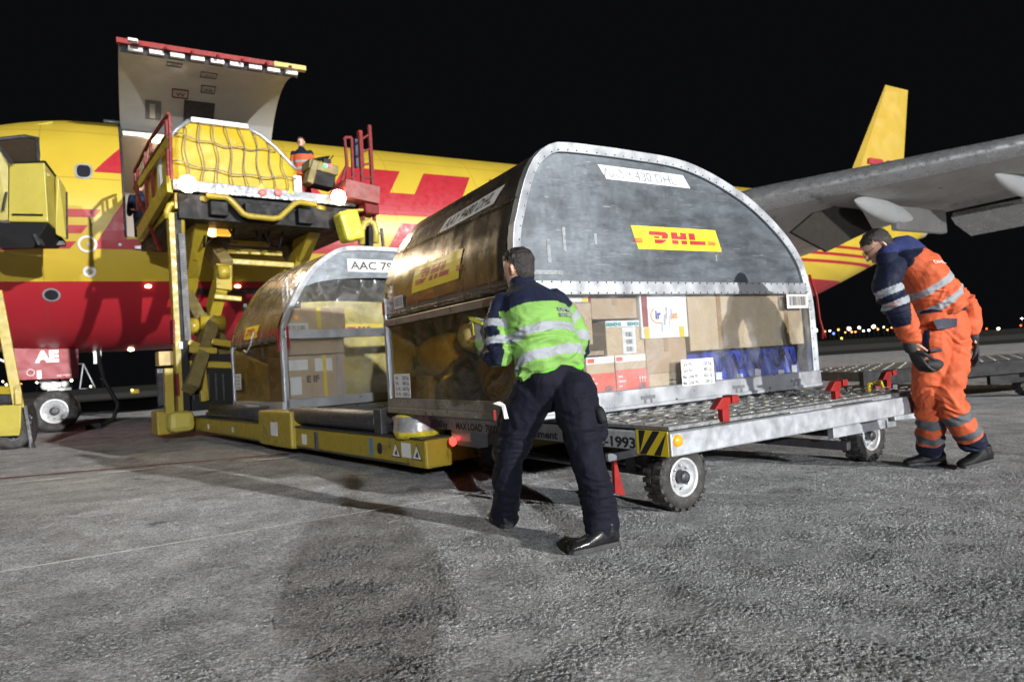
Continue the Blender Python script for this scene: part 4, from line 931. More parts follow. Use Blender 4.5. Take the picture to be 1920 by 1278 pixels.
# fin
def slab(poly_a, ta, poly_b, tb):  # two outlines (x,z) at thickness +-t, joined
    pass
fin = [(36.28, 13.95), (38.30, 13.95), (37.35, 10.1), (37.1, 7.0), (31.0, 7.0), (32.87, 9.25)]
mb = MB(); n = len(fin); cx, cz = 35.3, 9.5
vs = [(x, 0, z) for x, z in fin]
inner = [(cx+(x-cx)*.86, cz+(z-cz)*.93) for x, z in fin]
vs += [(x, -.28+.016*(z-7)*2, z) for x, z in inner] + [(x, .28-.016*(z-7)*2, z) for x, z in inner]
fs = [tuple(n+k for k in range(n)), tuple(3*n-1-k for k in range(n))]
for k in range(n):
    j = (k+1) % n; fs += [(k, j, n+j, n+k), (j, k, 2*n+k, 2*n+j)]
mb.add(vs, fs); M_['finpaint'] = mat('fin_paint', (.50, .34, .05), .4, 0, var=.08, vs=.6)
fino = mb.build('fin', M_['finpaint'], plane)
flat_polys(logo_polys(), lambda x, y: Vector((33.95+x*.78, -.27, 8.92+y)), M_['logored'], 'company_letters', fino, slant=.5, h=.95)
flat_polys(stripe_polys(0, .8), lambda x, y: Vector((33.3+x, -.27, 8.92+y)), M_['logored'], 'stripes', fino, slant=0, h=.95)
mb = MB(); mb.prism([(33.5, 0), (37.2, 0), (38.0, 8.0), (36.6, 8.0)], 6.2, 6.35, 'xy'); mb.build('tailplane', M_['finpaint'], plane)
mb = MB(); mb.prism([(34.5, -0.3), (37.6, -0.3), (38.6, -6.5), (37.2, -6.5)], 6.0, 6.12, 'xy'); 
# wing : stations (o, s_leading, z_leading, chord, z_drop_to_trailing, thickness)
st = [(2.3, 12.7, 4.15, 10.0, .35, 1.2), (8.0, 15.8, 4.80, 6.6, .30, .85), (12.9, 18.4, 4.98, 5.2, .22, .6), (20, 22.2, 5.4, 3.4, .15, .35)]
prof = [(0, 0), (.012, .22), (.05, .42), (.15, .62), (.35, .66), (.65, .42), (1, .03), (1, -.03), (.8, -.10), (.5, -.30), (.25, -.38), (.08, -.30), (.015, -.16)]
mb = MB(); n = len(prof)
for (o, s, z, c, dr, th) in st: mb.v += [(s+q[0]*c, -o, z+q[1]*th-dr*q[0]) for q in prof]
for i in range(len(st)-1):
    for k in range(n):
        mb.f.append((i*n+k, i*n+(k+1) % n, (i+1)*n+(k+1) % n, (i+1)*n+k)); mb.m.append(1 if k in (0, 1, n-1, n-2) else 0); mb.sm.append(True)
wg = mb.build('wing', [M_['wing'], M_['wingle']], plane)
def wz(o):  # wing lower surface height roughly at mid chord
    for i in range(len(st)-1):
        if st[i][0] <= o <= st[i+1][0]:
            f = (o-st[i][0])/(st[i+1][0]-st[i][0]); return st[i][2]+f*(st[i+1][2]-st[i][2])-.45
# flaps extended behind the wing
mb = MB()
for (o0, o1, sA, sB, zA, zB, c) in ((9.6, 15.5, 22.5, 24.6, 4.32, 4.62, 1.15),):
    mb.v += [(sA, -o0, zA), (sA+c*.15, -o0, zA+.16), (sA+c, -o0, zA-.42), (sA+c*.9, -o0, zA-.50), (sA+c*.2, -o0, zA-.2)]+[(sB, -o1, zB), (sB+c*.15, -o1, zB+.14), (sB+c, -o1, zB-.36), (sB+c*.9, -o1, zB-.42), (sB+c*.2, -o1, zB-.16)]
    for k in range(5): mb.f.append((k, (k+1) % 5, 5+(k+1) % 5, 5+k)); mb.m.append(0); mb.sm.append(False)
    mb.f += [(0, 1, 2, 3, 4), (9, 8, 7, 6, 5)]; mb.m += [0, 0]; mb.sm += [False, False]
mb.build('flap', M_['wingle'], plane)
def quadslab(P, th, name, m):
    P = [Vector(p) for p in P]; nn = (P[1]-P[0]).cross(P[2]-P[0]).normalized()*th; n = len(P)
    mb = MB(); mb.add(P+[p+nn for p in P], [tuple(range(n)), tuple(range(2*n-1, n-1, -1))]+[(k, (k+1) % n, n+(k+1) % n, n+k) for k in range(n)]); return mb.build(name, m, plane, .01)
PI_ = (Matrix.Translation(AP) @ Matrix.Rotation(R_(30), 4, 'Z')).inverted()
quadslab([PI_ @ W(x, y, 17.2+(x-1490)*.012) for x, y in ((1478, 436), (1545, 472), (1630, 430), (1612, 398), (1590, 380), (1520, 400))], .1, 'inboard_flap', mat('flap_dark', (.028, .025, .022), .85, 0, spec=.1))
# flap track fairings
for (o, s0, s1, z0) in ((9.9, 17.5, 20.2, 4.50), (12.2, 19.4, 21.8, 4.74), (6.0, 16.6, 18.6, 4.05)):
    mb = MB(); prof_ = [(0, .01), (.06, .10), (.2, .19), (.45, .25), (.7, .22), (.9, .12), (1, .02)]
    L_ = s1-s0
    for (t, r) in prof_:
        for k in range(14):
            a = 2*math.pi*k/14; mb.v.append((s0+t*L_, -o+r*.75*math.cos(a), z0-.42*t-.05+r*1.15*math.sin(a)))
    for i in range(len(prof_)-1):
        for k in range(14): mb.f.append((i*14+k, i*14+(k+1) % 14, (i+1)*14+(k+1) % 14, (i+1)*14+k)); mb.m.append(0); mb.sm.append(True)
    mb.build('flap_fairing', M_['white'], plane)
    MB().b(s0+L_*.6, s1+1.3, -o-.10, -o+.10, z0-.75, z0-.1).build('flap_bracket', M_['wing'], plane, .05)
# nose gear
ng = MB()
for yy in (-.30, .30):
    w = wheel(plane, (0, yy, .505), .505, .30, (0, -1, 0), lugs=0, rimr=.58, name='nose_wheel')
MB().tube([(0, 0, .5), (0, 0, 2.0)], .085, 14).tube([(0, -.3, .505), (0, .3, .505)], .07, 10).build('nose_leg', M_['white'], plane)
rnd = random.Random(4)
mb = MB()
for (x, y, z, a, b_, c) in ((-.12, -.12, 1.28, .34, .2, .16), (.02, -.14, 1.14, .4, .12, .12), (-.22, -.14, 1.42, .2, .1, .07), (.2, -.1, 1.55, .12, .14, .5), (.1, -.1, 1.02, .5, .1, .07)): mb.box((x, y, z), (a, b_, c))
for (x, z, r) in ((-.18, 1.12, .10), (.22, 1.15, .10), (.0, 1.2, .08), (.0, .98, .11), (.26, 1.4, .07)): mb.sphere((x, -.2, z), r, 12)
for k in range(6): mb.tube([(rnd.uniform(-.2, .25), -.18, 1.0), (rnd.uniform(-.2, .25), -.2, 1.3), (rnd.uniform(-.1, .3), -.1, 1.9)], .018, 6)
mb.build('gear_fittings', M_['white'], plane, .01)
MB().bar((-1.3, 0, 1.95), (-.2, 0, 1.35), .05, .05).build('drag_strut', M_['white'], plane)
MB().tube([(.42, -.1, 1.62), (.62, -.12, 1.62), (.52, -.12, 1.0), (.85, -.12, 1.0), (.62, -.12, 1.62)], .02, 6).build('torque_link', M_['galv'], plane)
gd = MB().prism([(-.80, 1.30), (.52, 1.26), (.56, 2.02), (.45, 2.08), (-.72, 2.10)], -.62, -.58, 'xz').build('gear_door', mat('gear_door_red', (.22, .012, .018), .45, 0, var=.1), plane, .01)
text('AE', M_['white'], gd, lambda x, y: Vector((-.33+x, -.625, 1.70+y)), .36, width=.48, bold=.022)
MB().b(-.30, -.21, -.626, -.621, 1.30, 1.50).build('white_mark', M_['white'], gd)
mb = MB(); mb.tube([(-.42+.075*math.cos(k*.5236), -.625, 1.46+.075*math.sin(k*.5236)) for k in range(12)], .01, 5, closed=True); mb.build('white_ring', M_['white'], gd)
text('NO PUSH', M_['sticker'], gd, lambda x, y: Vector((.1+x, -.625, 1.33+y)), .07, width=.28)
# ground power cable hanging from the belly
MB().tube([(.95, -.3, 2.0), (.98, -.32, 1.6), (1.05, -.34, 1.2), (1.2, -.36, .85), (1.33, -.38, .55), (1.22, -.4, .22), (.95, -.42, .06)], .05, 8).build('power_cable', M_['black'], plane)
MB().b(.85, .92, -.32, -.26, 1.6, 2.0).b(.95, 1.02, -.32, -.26, 1.65, 2.02).build('cable_plug', M_['white'], plane)
MB().b(.62, .95, -.55, -.35, 0, .12).build('wheel_chock', M_['black'], plane)
# ------------------------------------------------------------------ main deck loader (local x across, y towards the aeroplane)
LA = R_(38); LO = Vector((-.80, 5.89, 0)); uL = Vector((math.cos(LA), math.sin(LA), 0)); vL = Vector((-math.sin(LA), math.cos(LA), 0))
loader = empty('cargo_loader', LO, LA, 'yellow scissor lift cargo loader with its bridge raised to the aeroplane door', 'loader')
def Lp(px, py, v):
    Q = Wp(px, py, LO+vL*v, vL)-LO; return Vector((Q.dot(uL), v, Q.z))
def Lu(px, py, u):
    Q = Wp(px, py, LO+uL*u, uL)-LO; return Vector((u, Q.dot(vL), Q.z))
Y = M_['yel']
ch = MB().b(0, .28, 0, 8.1, .12, .37).b(3.3, 3.58, .0, 8.1, .12, .37).b(.28, 3.3, .05, .25, .14, .34).b(.28, 3.3, 7.6, 8.0, .12, .4).build('chassis', Y, loader, .02)
MB().b(-.004, 0, .3, 8, .13, .15).b(-.03, .0, 2.35, 2.40, .14, .34).b(-.03, 0, 4.0, 4.1, .14, .36).b(-.02, .28, 0, 8.1, .372, .385).build('chassis_trim', M_['darksteel'], ch)
MB().b(-.06, .30, 3.05, 4.25, .11, .56).build('step_box', Y, loader, .03)
MB().b(-.065, -.061, 3.5, 3.75, .25, .42).build('step_box_label', M_['sticker'], loader)
def tri_label(y, z, s=.09):
    mb = MB(); x = -.006
    mb.add([(x, y+s, z), (x, y-s, z), (x, y, z+s*1.6)], [(0, 1, 2)]); a = mb.build('warning_sign', M_['ink'], loader, fix=False)
    mb = MB(); mb.add([(x-.002, y+s*.82, z+.01), (x-.002, y-s*.82, z+.01), (x-.002, y, z+s*1.4)], [(0, 1, 2)]); mb.build('sign_face', M_['sticker'], a, fix=False)
    mb = MB(); mb.add([(x-.004, y+s*.3, z+.03), (x-.004, y-s*.35, z+.02), (x-.004, y-.02, z+s*.9)], [(0, 1, 2)]); mb.build('sign_symbol', M_['ink'], a, fix=False)
tri_label(.14, .19); tri_label(.52, .19)
for q in ((.25, .42, .2, .33), (2.7, 2.85, .18, .3), (5.6, 5.7, .2, .28), (7.0, 7.1, .2, .28)): MB().b(-.004, -.001, *q).build('paper_label', M_['sticker'], ch)
MB().b(-.004, -.001, 1.0, 1.06, .17, .34).build('blue_label', mat('blue_label', (.05, .2, .45), .5), ch)
MB().lathe([(0, .004), (.055, .004), (.055, 0)], (-.001, .85, .25), (-1, 0, 0), 18).build('port_hole', M_['ink'], ch)
# crumpled film over the front corner drum
mb = MB(); mb.lathe([(0, .0), (.2, 0), (.22, .06), (.19, .12), (.2, .2), (.1, .24), (0, .24)], (.14, .35, .37), (0, 0, 1), 22)
for i, v in enumerate(mb.v): q = Vector(v); nn = noise.noise(q*9)*.05; mb.v[i] = (q.x+nn, q.y-nn, q.z+nn*.5 if q.z > .4 else q.z)
for i in range(len(mb.m)): mb.m[i] = 1 if 22*2 <= i < 22*4 else 0
mb.build('wrapped_drum', [mat('yellow_film', (.7, .58, .05), .25, 0, var=.3, vs=12, bump=1, bs=20), mat('silver_tape', (.5, .5, .5), .3, .5, bump=1, bs=20)], loader)
# lowered platform with side rollers
MB().b(.05, 3.5, .5, 7.4, .40, .47).build('lower_platform', M_['darksteel'], loader, .01)
mb = MB()
for k in range(24): mb.tube([(.3, .7+k*.27, .495), (3.3, .7+k*.27, .495)], .05, 8)
mb.build('platform_rollers', mat('roller_steel', (.2, .2, .2), .4, .7), loader)
mb = MB(); mb.tube([(.10, .95, .50), (.10, 3.3, .50)], .11, 18); mb.b(.0, .2, .8, .95, .38, .62); mb.build('side_roller', M_['darksteel'], loader, .01)
mb = MB(); mb.tube([(.14, 4.4, .50), (.14, 7.2, .50)], .10, 18); mb.build('side_roller', M_['darksteel'], loader)
# upper platform
PV, PZ = 7.75, 4.5
a = Lp(322, 338, PV); b_ = Lp(702, 378, PV); XL, XR = a.x, b_.x
up = MB().b(XL, XR, PV, PV+3.7, PZ-.16, PZ-.02).b(XL+.1, XR-.3, PV+.05, PV+3.6, PZ-.62, PZ-.17).build('bridge_platform', M_['black'], loader, .01)
MB().b(XL, XR-.45, PV-.06, PV, PZ-.15, PZ+.04).build('bridge_edge', mat('grey_edge', (.16, .17, .19), .45, .3, var=.2, vs=6), up, .01)
mb = MB(); rnd = random.Random(5)
for k in range(22):
    x = XL+.3+k*(XR-XL-.9)/22; mb.b(x, x+rnd.uniform(.03, .12), PV-.068, PV-.061, PZ-.15, PZ-.10)
mb.build('edge_marks', M_['galv'], up)
MB().b(XL+.05, XL+.22, PV+.1, PV+3.6, PZ-.45, PZ-.02).build('platform_side', Y, up, .01)
for (px, py) in ((490, 350), (545, 358)):
    p = Lp(px, py, PV-.07); MB().prism([(p.x-.06, p.z-.05), (p.x+.06, p.z-.05), (p.x, p.z+.07)], PV-.075, PV-.068).build('warning_sign', M_['logoyel'], up)
for (px, py) in ((493, 361), (522, 361)):
    p = Lp(px, py, PV-.09); MB().lathe([(0, .02), (.07, .015), (.075, 0)], p, (0, -1, 0), 16).build('red_reflector', mat('pink_reflector', (.7, .18, .18), .4), up)
mb = MB()
for (x0, x1, z0, z1) in ((.6, .9, -.55, -.3), (1.2, 1.9, -.5, -.28), (2.2, 2.5, -.58, -.3)): mb.b(XL+x0, XL+x1, PV-.1, PV+.3, PZ+z0, PZ+z1)
mb.build('under_boxes', M_['black'], up, .01)
# work lamps
for k, (px, py) in enumerate(((352, 345), (635, 370))):
    p = Lp(px, py, PV-.34); g = MB().lathe([(.06, -.12), (.11, -.06), (.125, 0)], p, (0, -1, 0), 20).bar(p+Vector((0, .1, 0)), p+Vector((0, .36, .05)), .04, .04).build('work_lamp', M_['black'], loader)
    MB().sphere(p, (.15, .07, .15), 20).build('lamp_glass', emis('work_lamp_glow', (1, .80, .58), 34), g)
    sp = bpy.data.lights.new('work_lamp_light', 'SPOT'); sp.energy = 650; sp.spot_size = R_(140); sp.spot_blend = .8; sp.color = (1, .82, .6); sp.shadow_soft_size = .1
    so = bpy.data.objects.new('work_lamp_light', sp); link(so); so.parent = loader; so.location = p+Vector((0, -.08, 0)); so.rotation_euler = Vector((0, -1, -.25)).to_track_quat('-Z', 'Y').to_euler()
# bent yellow guard tube
MB().tube([Lp(x, y, PV-.15) for x, y in ((387, 367), (425, 370), (435, 378), (456, 401), (466, 405), (512, 410), (524, 408), (552, 382), (562, 379), (592, 384))], .055, 10).build('guard_tube', Y, loader)
# scissor arms
def arm(p, q, w, h, name='scissor_arm', m=Y): return MB().bar(p, q, w, h, up=(0, 1, 0)).build(name, m, loader, .02)
arm(Lp(378, 378, 8.0), Lp(356, 505, 9.6), .26, .45); arm(Lp(356, 505, 9.6), Lp(352, 570, 10.2), .24, .4)
arm(Lp(596, 392, 8.0), Lp(563, 475, 9.2), .26, .45); arm(Lp(563, 475, 9.2), Lp(520, 600, 10.4), .24, .4)
MB().tube([Lp(371, 375, 7.95), Lp(388, 378, 7.95)], .16, 14).tube([Lp(588, 390, 7.95), Lp(604, 393, 7.95)], .16, 14).build('arm_pivot', Y, loader)
arm(Lp(372, 430, 10.4), Lp(425, 505, 9.0), .25, .42, m=mat('worn_olive_paint', (.15, .12, .045), .55, 0, var=.3, vs=6, dirt=(.08, .07, .05), ds=5))
arm(Lp(515, 425, 10.6), Lp(562, 500, 9.4), .25, .35, m=bpy.data.materials['worn_olive_paint'])
OL = bpy.data.materials['worn_olive_paint']
for (x0, y0, x1, y1, v, w) in ((428, 452, 505, 458, 9.6, .13), (425, 470, 528, 476, 9.4, .13), (425, 490, 550, 498, 9.2, .14)):
    arm(Lp(x0, y0, v), Lp(x1, y1, v), .12, w, 'cross_tube')
arm(Lp(418, 498, 8.9), Lp(418, 545, 8.8), .3, .2, 'knee_joint'); MB().tube([Lp(408, 510, 8.75), Lp(428, 510, 8.75)], .14, 14).build('knee_pivot', Y, loader)
arm(Lp(413, 535, 8.9), Lp(399, 585, 9.3), .22, .42); arm(Lp(400, 556, 8.8), Lp(452, 561, 8.8), .1, .14, 'cross_tube')
arm(Lp(392, 600, 9.4), Lp(428, 700, 8.2), .25, .4, m=OL); arm(Lp(350, 560, 9.4), Lp(392, 640, 8.6), .22, .45, m=OL)
arm(Lp(398, 600, 8.6), Lp(355, 730, 7.8), .22, .35, m=OL)
MB().tube([Lp(375, 604, 8.5), Lp(420, 606, 8.5)], .14, 14).tube([Lp(352, 612, 8.55), Lp(370, 612, 8.55)], .16, 14).build('knee_pivot', Y, loader)
for (x0, y0, x1, y1) in ((352, 655, 405, 658), (352, 682, 435, 685), (395, 640, 432, 645), (350, 640, 372, 650)): arm(Lp(x0, y0, 8.1), Lp(x1, y1, 8.1), .12, .16, 'cross_tube')
arm(Lp(376, 675, 8.0), Lp(384, 752, 8.0), .14, .12, 'upright')
MB().box(Lp(405, 715, 8.3), (1.0, .5, 1.0)).build('engine_box', M_['black'], loader, .02)
mb = MB(); p = Lp(352, 740, 8.2)
for k in range(5): mb.bar(Lp(362+k*14, 700, 8.0), Lp(364+k*14, 750, 8.0), .03, .03)
mb.build('hoses', M_['darksteel'], loader)
MB().bar(Lp(470, 590, 8.4), Lp(475, 660, 8.3), .1, .1).bar(Lp(459, 570, 8.4), Lp(458, 620, 8.3), .06, .06).build('cylinder_rod', M_['darksteel'], loader)
hs = random.Random(9)
for k in range(6):
    a_ = Lp(385+k*30, 392+hs.uniform(-4, 4), 8.3); b__ = Lp(400+k*22, 440+hs.uniform(-10, 30), 9.0); m_ = (a_+b__)/2+Vector((hs.uniform(-.2, .2), -.1, -hs.uniform(.25, .5)))
    MB().tube([a_, a_.lerp(m_, .5)+Vector((0, 0, -.1)), m_, m_.lerp(b__, .5), b__], .022, 6).build('hydraulic_hose', M_['black'], loader)
# warm lamp glow seen under the bridge
p = Lp(398, 425, 8.6); MB().sphere(p, (.16, .1, .2), 14).sphere(p+Vector((.22, 0, .05)), (.12, .08, .12), 12).build('beacon', emis('beacon_glow', (1, .55, .2), 5), loader)
MB().box(Lp(418, 428, 8.55), (.28, .1, .3)).build('beacon_box', mat('amber_box', (.8, .45, .03), .4, emit=(1, .5, .05), es=.7), loader)
# mast with cable chain
MV = 8.0; t0 = Lp(321, 395, MV); t1 = Lp(344, 805, MV)
def mst(px, py, v=MV): return Lp(px, py, v)
MB().bar(mst(319, 400), mst(338, 770), .10, .2, up=(0, 1, 0)).build('mast_rail', Y, loader, .01)
MB().bar(mst(332, 400), mst(348, 770), .13, .2, up=(0, 1, 0)).build('mast_channel', M_['black'], loader, .01)
mb = MB(); N_ = 66
for k in range(N_):
    p = mst(337, 442).lerp(mst(349, 640), k/N_); mb.box(p+Vector((0, -.13, 0)), (.105, .05, .020))
mb.build('cable_chain', M_['inkgrey'], loader, .003)
mb = MB(); c = mst(326, 395)
mb.tube([mst(x, y, MV-.05) for x, y in ((313, 410), (313, 396), (318, 385), (327, 381), (336, 385), (340, 394), (341, 438))], .055, 10); mb.build('mast_arch', Y, loader)
MB().box(mst(338, 790, 7.9), (.42, .4, .36)).build('mast_foot', M_['yelclean'], loader, .10)
MB().box(mst(318, 790, 8.3), (.5, .5, .42)).build('foot_box', Y, loader, .03)
MB().bar(mst(315, 690), mst(318, 775), .14, .14, up=(0, 1, 0)).build('upright', Y, loader, .01)
MB().box(mst(313, 672, 8.3), (.32, .3, .25)).build('junction_box', mat('tan_box', (.42, .3, .12), .6), loader, .01)
MB().box(mst(336, 648), (.06, .26, .12)).build('white_label', M_['sticker'], loader)
MB().bar(mst(323, 600), mst(324, 645), .03, .26, up=(0, 1, 0)).bar(mst(330, 700), mst(332, 742), .03, .26, up=(0, 1, 0)).build('red_label', M_['redrail'], loader)
MB().bar(mst(305, 690, 8.5), mst(309, 760, 8.5), .12, .2).build('coil', M_['darksteel'], loader)
# left railing, sloping towards the door
RL = Lp(320, 335, PV).x-.02
def Lr(px, py): return Lu(px, py, RL)
RM = M_['redrail']
mb = MB()
for a_, b__ in (((318, 215), (322, 335)), ((311, 222), (316, 345)), ((282, 262), (287, 370)), ((272, 285), (276, 400)), ((258, 318), (258, 395)), ((253, 325), (254, 350))):
    mb.bar(Lr(*a_), Lr(*b__), .05, .05)
for a_, b__ in (((316, 213), (280, 265)), ((280, 265), (252, 322)), ((312, 255), (278, 305)), ((278, 305), (256, 352)), ((252, 352), (300, 470))):
    mb.bar(Lr(*a_), Lr(*b__), .05, .05)
mb.build('left_railing', RM, loader, .004)
MB().bar(Lr(318, 262), Lr(262, 345), .06, .16).build('railing_board', Y, loader, .004)
MB().bar(Lr(318, 345), Lr(262, 440), .10, .30).build('side_beam', Y, loader, .01)
# right hand side: red cradle, ladders
PVR = PV-.1
def Lq(px, py, dv=0): return Lp(px, py, PVR+dv)
MB().bar(Lq(636, 358), Lq(700, 372), .6, .36).build('red_cradle', mat('faded_red_box', (.24, .045, .04), .5, 0, var=.15, vs=4, dirt=(.2, .1, .09), ds=5), loader, .01)
MB().box(Lq(690, 390), (.3, .4, .32)).build('red_box', RM, loader, .02)
mb = MB(); mb.bar(Lq(692, 235), Lq(700, 372), .07, .07).bar(Lq(675, 250), Lq(680, 365), .06, .06)
for t in (.12, .32, .52, .72, .92): mb.bar(Lq(692, 235).lerp(Lq(700, 372), t), Lq(674, 250).lerp(Lq(679, 365), t+.0), .04, .04)
mb.build('ladder', RM, loader, .004)
mb = MB(); mb.bar(Lq(700, 376), Lq(702, 415), .06, .06).bar(Lq(680, 372), Lq(681, 415), .06, .06).bar(Lq(681, 403), Lq(701, 398), .04, .04); mb.build('lower_ladder', RM, loader, .004)
MB().bar(Lq(674, 245, .5), Lq(678, 315, .5), .12, .10).build('red_post', M_['red'], loader, .02)
mb = MB(); mb.bar(Lq(646, 258), Lq(651, 315), .05, .05).bar(Lq(659, 258), Lq(663, 358), .05, .05).bar(Lq(646, 258), Lq(659, 258), .05, .05).bar(Lq(652, 300), Lq(636, 355), .04, .04).bar(Lq(636, 345), Lq(675, 325), .04, .04).bar(Lq(651, 315), Lq(648, 355), .04, .04)
mb.build('right_railing', RM, loader, .004)
MB().bar(Lq(664, 262, .3), Lq(666, 314, .3), .13, .10).build('dark_panel', mat('navy_panel', (.01, .015, .05), .5), loader)
MB().box(Lq(654, 425, -.1), (.42, .4, .6), Matrix.Rotation(R_(-14), 3, 'Y')).build('yellow_fender', mat('lime_plastic', (.55, .52, .05), .3, 0, var=.2, vs=5), loader, .07)
MB().bar(Lq(640, 400), Lq(672, 398), .5, .05).build('fender_bracket', Y, loader, .01)
MB().tube([Lq(x, y) for x, y in ((704, 455), (705, 435), (701, 420), (692, 414), (683, 418), (678, 432), (678, 458))], .07, 10).build('hose_arch', M_['yelclean'], loader)
MB().bar(Lq(691, 425, .1), Lq(691, 466, .1), .25, .1).build('hose_guide', M_['black'], loader)
MB().bar(Lq(715, 428), Lq(719, 465), .05, .05).bar(Lq(704, 441), Lq(716, 436), .04, .04).build('grab_bar', M_['darksteel'], loader)
# control desk on the bridge
CVv = PV+.35
def Lc(px, py, dv=0): return Lp(px, py, CVv+dv)
MB().bar(Lc(600, 352), Lc(602, 320), .5, .35, up=(0, 1, 0)).build('desk_column', M_['black'], loader, .02)
dsk = MB().box(Lc(600, 318), (.62, .42, .20), Matrix.Rotation(R_(8), 3, 'Y')).build('control_desk', mat('desk_olive', (.16, .12, .03), .5, 0, var=.2), loader, .02)
MB().box(Lc(582, 325, -.1), (.14, .3, .5), Matrix.Rotation(R_(18), 3, 'Y')).build('desk_side', bpy.data.materials['desk_olive'], loader, .02)
mb = MB(); c = Lc(600, 298); mb.tube([c+Vector((.20*math.cos(k*.524), .12*math.sin(k*.524), .06*math.cos(k*.524))) for k in range(12)], .014, 6, closed=True).bar(c+Vector((-.2, 0, -.06)), c+Vector((.2, 0, .06)), .02, .02).bar(c, Lc(602, 312), .03, .03).box(Lc(612, 303), (.16, .1, .1)).bar(Lc(618, 300), Lc(625, 292), .02, .02)
mb.build('steering_wheel', M_['black'], loader)
MB().sphere(Lc(610.5, 310.5, -.25), .035, 12).build('green_lamp', emis('green_lamp_glow', (.05, 1, .25), 6), loader)
MB().sphere(Lc(619, 310.5, -.25), .035, 12).build('red_lamp', emis('red_lamp_glow', (1, .06, .1), 6), loader)
# ------------------------------------------------------------------ netted load on the bridge
PL = PV+.35; pz = PZ
pal = empty('netted_pallet', LO+uL*0+vL*PL, LA, 'large yellow sheeted cargo load under a rope net, standing on the raised loader bridge', 'pallet load')
def Pp(px, py): q = Lp(px, py, PL); return (q.x, q.z)
pr = [Pp(321, 348), Pp(317, 300), Pp(318, 262), Pp(330, 246), Pp(354, 229), Pp(465, 243), Pp(488, 256), Pp(515, 278), Pp(545, 310), Pp(556, 320), Pp(560, 358)]
zb_ = PZ; pr[0] = (pr[0][0], zb_); pr[-1] = (pr[-1][0], zb_)
mb = MB(); DP = 2.3; nb = 18; rows = []
allp = []
for i in range(len(pr)-1):
    for k in range(4): f = k/4; allp.append((pr[i][0]*(1-f)+pr[i+1][0]*f, pr[i][1]*(1-f)+pr[i+1][1]*f))
allp.append(pr[-1]); cx = sum(p[0] for p in allp)/len(allp)
for j in range(nb+1):
    rows.append([Vector((x+noise.noise(Vector((x*2, j*.6, z*2)))*.03, DP*j/nb, z)) for x, z in allp])
for j in range(nb):
    for i in range(len(allp)-1): mb.add([rows[j][i], rows[j][i+1], rows[j+1][i+1], rows[j+1][i]], [(0, 1, 2, 3)], 0, True)
# bulging front face as rings shrinking to the centre
cz = zb_+.9; prev = rows[0]
for q in range(1, 9):
    f = 1-q/8; cur = [Vector((cx+(p.x-cx)*f, -.10*(1-f*f)+noise.noise(Vector((p.x*f*2, 3, p.z*2)))*.03*(1-f*.6), cz+(p.z-cz)*f)) for p in rows[0]]
    for i in range(len(prev)-1): mb.add([prev[i], prev[i+1], cur[i+1], cur[i]], [(0, 1, 2, 3)], 0, True)
    mb.add([prev[-1], prev[0], cur[0], cur[-1]], [(0, 1, 2, 3)], 0, True); prev = cur
mb.build('cargo_cover', mat('yellow_sheeting', (.48, .325, .018), .5, 0, var=.12, vs=3, bump=.9, bs=2.6, rvar=.08, spec=.3), pal)
def xs_at(z):
    xs = []
    for i in range(len(pr)-1):
        (x0, z0), (x1, z1) = pr[i], pr[i+1]
        if (z0-z)*(z1-z) <= 0 and abs(z1-z0) > 1e-4: xs.append(x0+(x1-x0)*(z-z0)/(z1-z0))
    return (min(xs), max(xs)) if len(xs) > 1 else None
def top_at(x):
    zs = []
    for i in range(len(pr)-1):
        (x0, z0), (x1, z1) = pr[i], pr[i+1]
        if (x0-x)*(x1-x) <= 0 and abs(x1-x0) > 1e-4: zs.append(z0+(z1-z0)*(x-x0)/(x1-x0))
    return max(zs) if zs else zb_
def bulge(x, z): return -.13-.03*math.sin(x*3)
net = MB(); xmin = min(p[0] for p in pr); xmax = max(p[0] for p in pr)
nv = 9
for k in range(1, nv):
    x0 = xmin+(xmax-xmin)*k/nv*.98; zt = top_at(x0)
    pts = [Vector((x0+.12*(t-.5)*(k/nv)*1.2+.03*math.sin(t*9+k), bulge(x0, 0)-.02*math.sin(t*math.pi), zt-(zt-zb_-.03)*t)) for t in [i/14 for i in range(15)]]
    pts[0].y = -.01; net.tube(pts, .012, 6)
    net.tube([Vector((x0, .02, zt+.015)), Vector((x0, DP, zt+.015))], .016, 6)
for z in (.45, .95, 1.4, 1.8):
    r_ = xs_at(zb_+z)
    if not r_: continue
    x0, x1 = r_; pts = [Vector((x0+(x1-x0)*t, -.145-.02*math.sin(math.pi*t) if 0 < t < 1 else 0, zb_+z-.10*math.sin(math.pi*t)-.05*t+.02*math.sin(t*24))) for t in [i/24 for i in range(25)]]
    net.tube(pts, .011, 6)
net.build('rope_net', mat('rope', (.20, .19, .13), .8), pal)
MB().bar(Vector((pr[4][0]+.02, -.02, pr[4][1]+.03)), Vector((pr[5][0]-.02, -.02, pr[5][1]+.03)), .16, .09).build('top_strip', M_['white'], pal, .01)
mb = MB(); mb.tube([Vector((pr[i][0], -.01, pr[i][1]+.02)) for i in range(5, 10)], .04, 8).tube([Vector((pr[i][0], -.01, pr[i][1]+.02)) for i in range(2, 5)], .04, 8); mb.build('edge_tube', M_['galv'], pal)
MB().b(xmin-.02, xmax+.05, -.06, DP+.05, zb_-.015, zb_+.03).build('pallet_base', mat('pallet_edge', (.16, .16, .17), .5, .4), pal)
MB().b(pr[-1][0]-.12, pr[-1][0]+.04, -.09, .05, zb_+.03, zb_+.45).build('white_strip', M_['white'], pal, .01)
MB().b(pr[0][0]-.06, pr[0][0]-.0, .6, .8, zb_+.03, zb_+.95).build('white_strip', M_['white'], pal, .01)
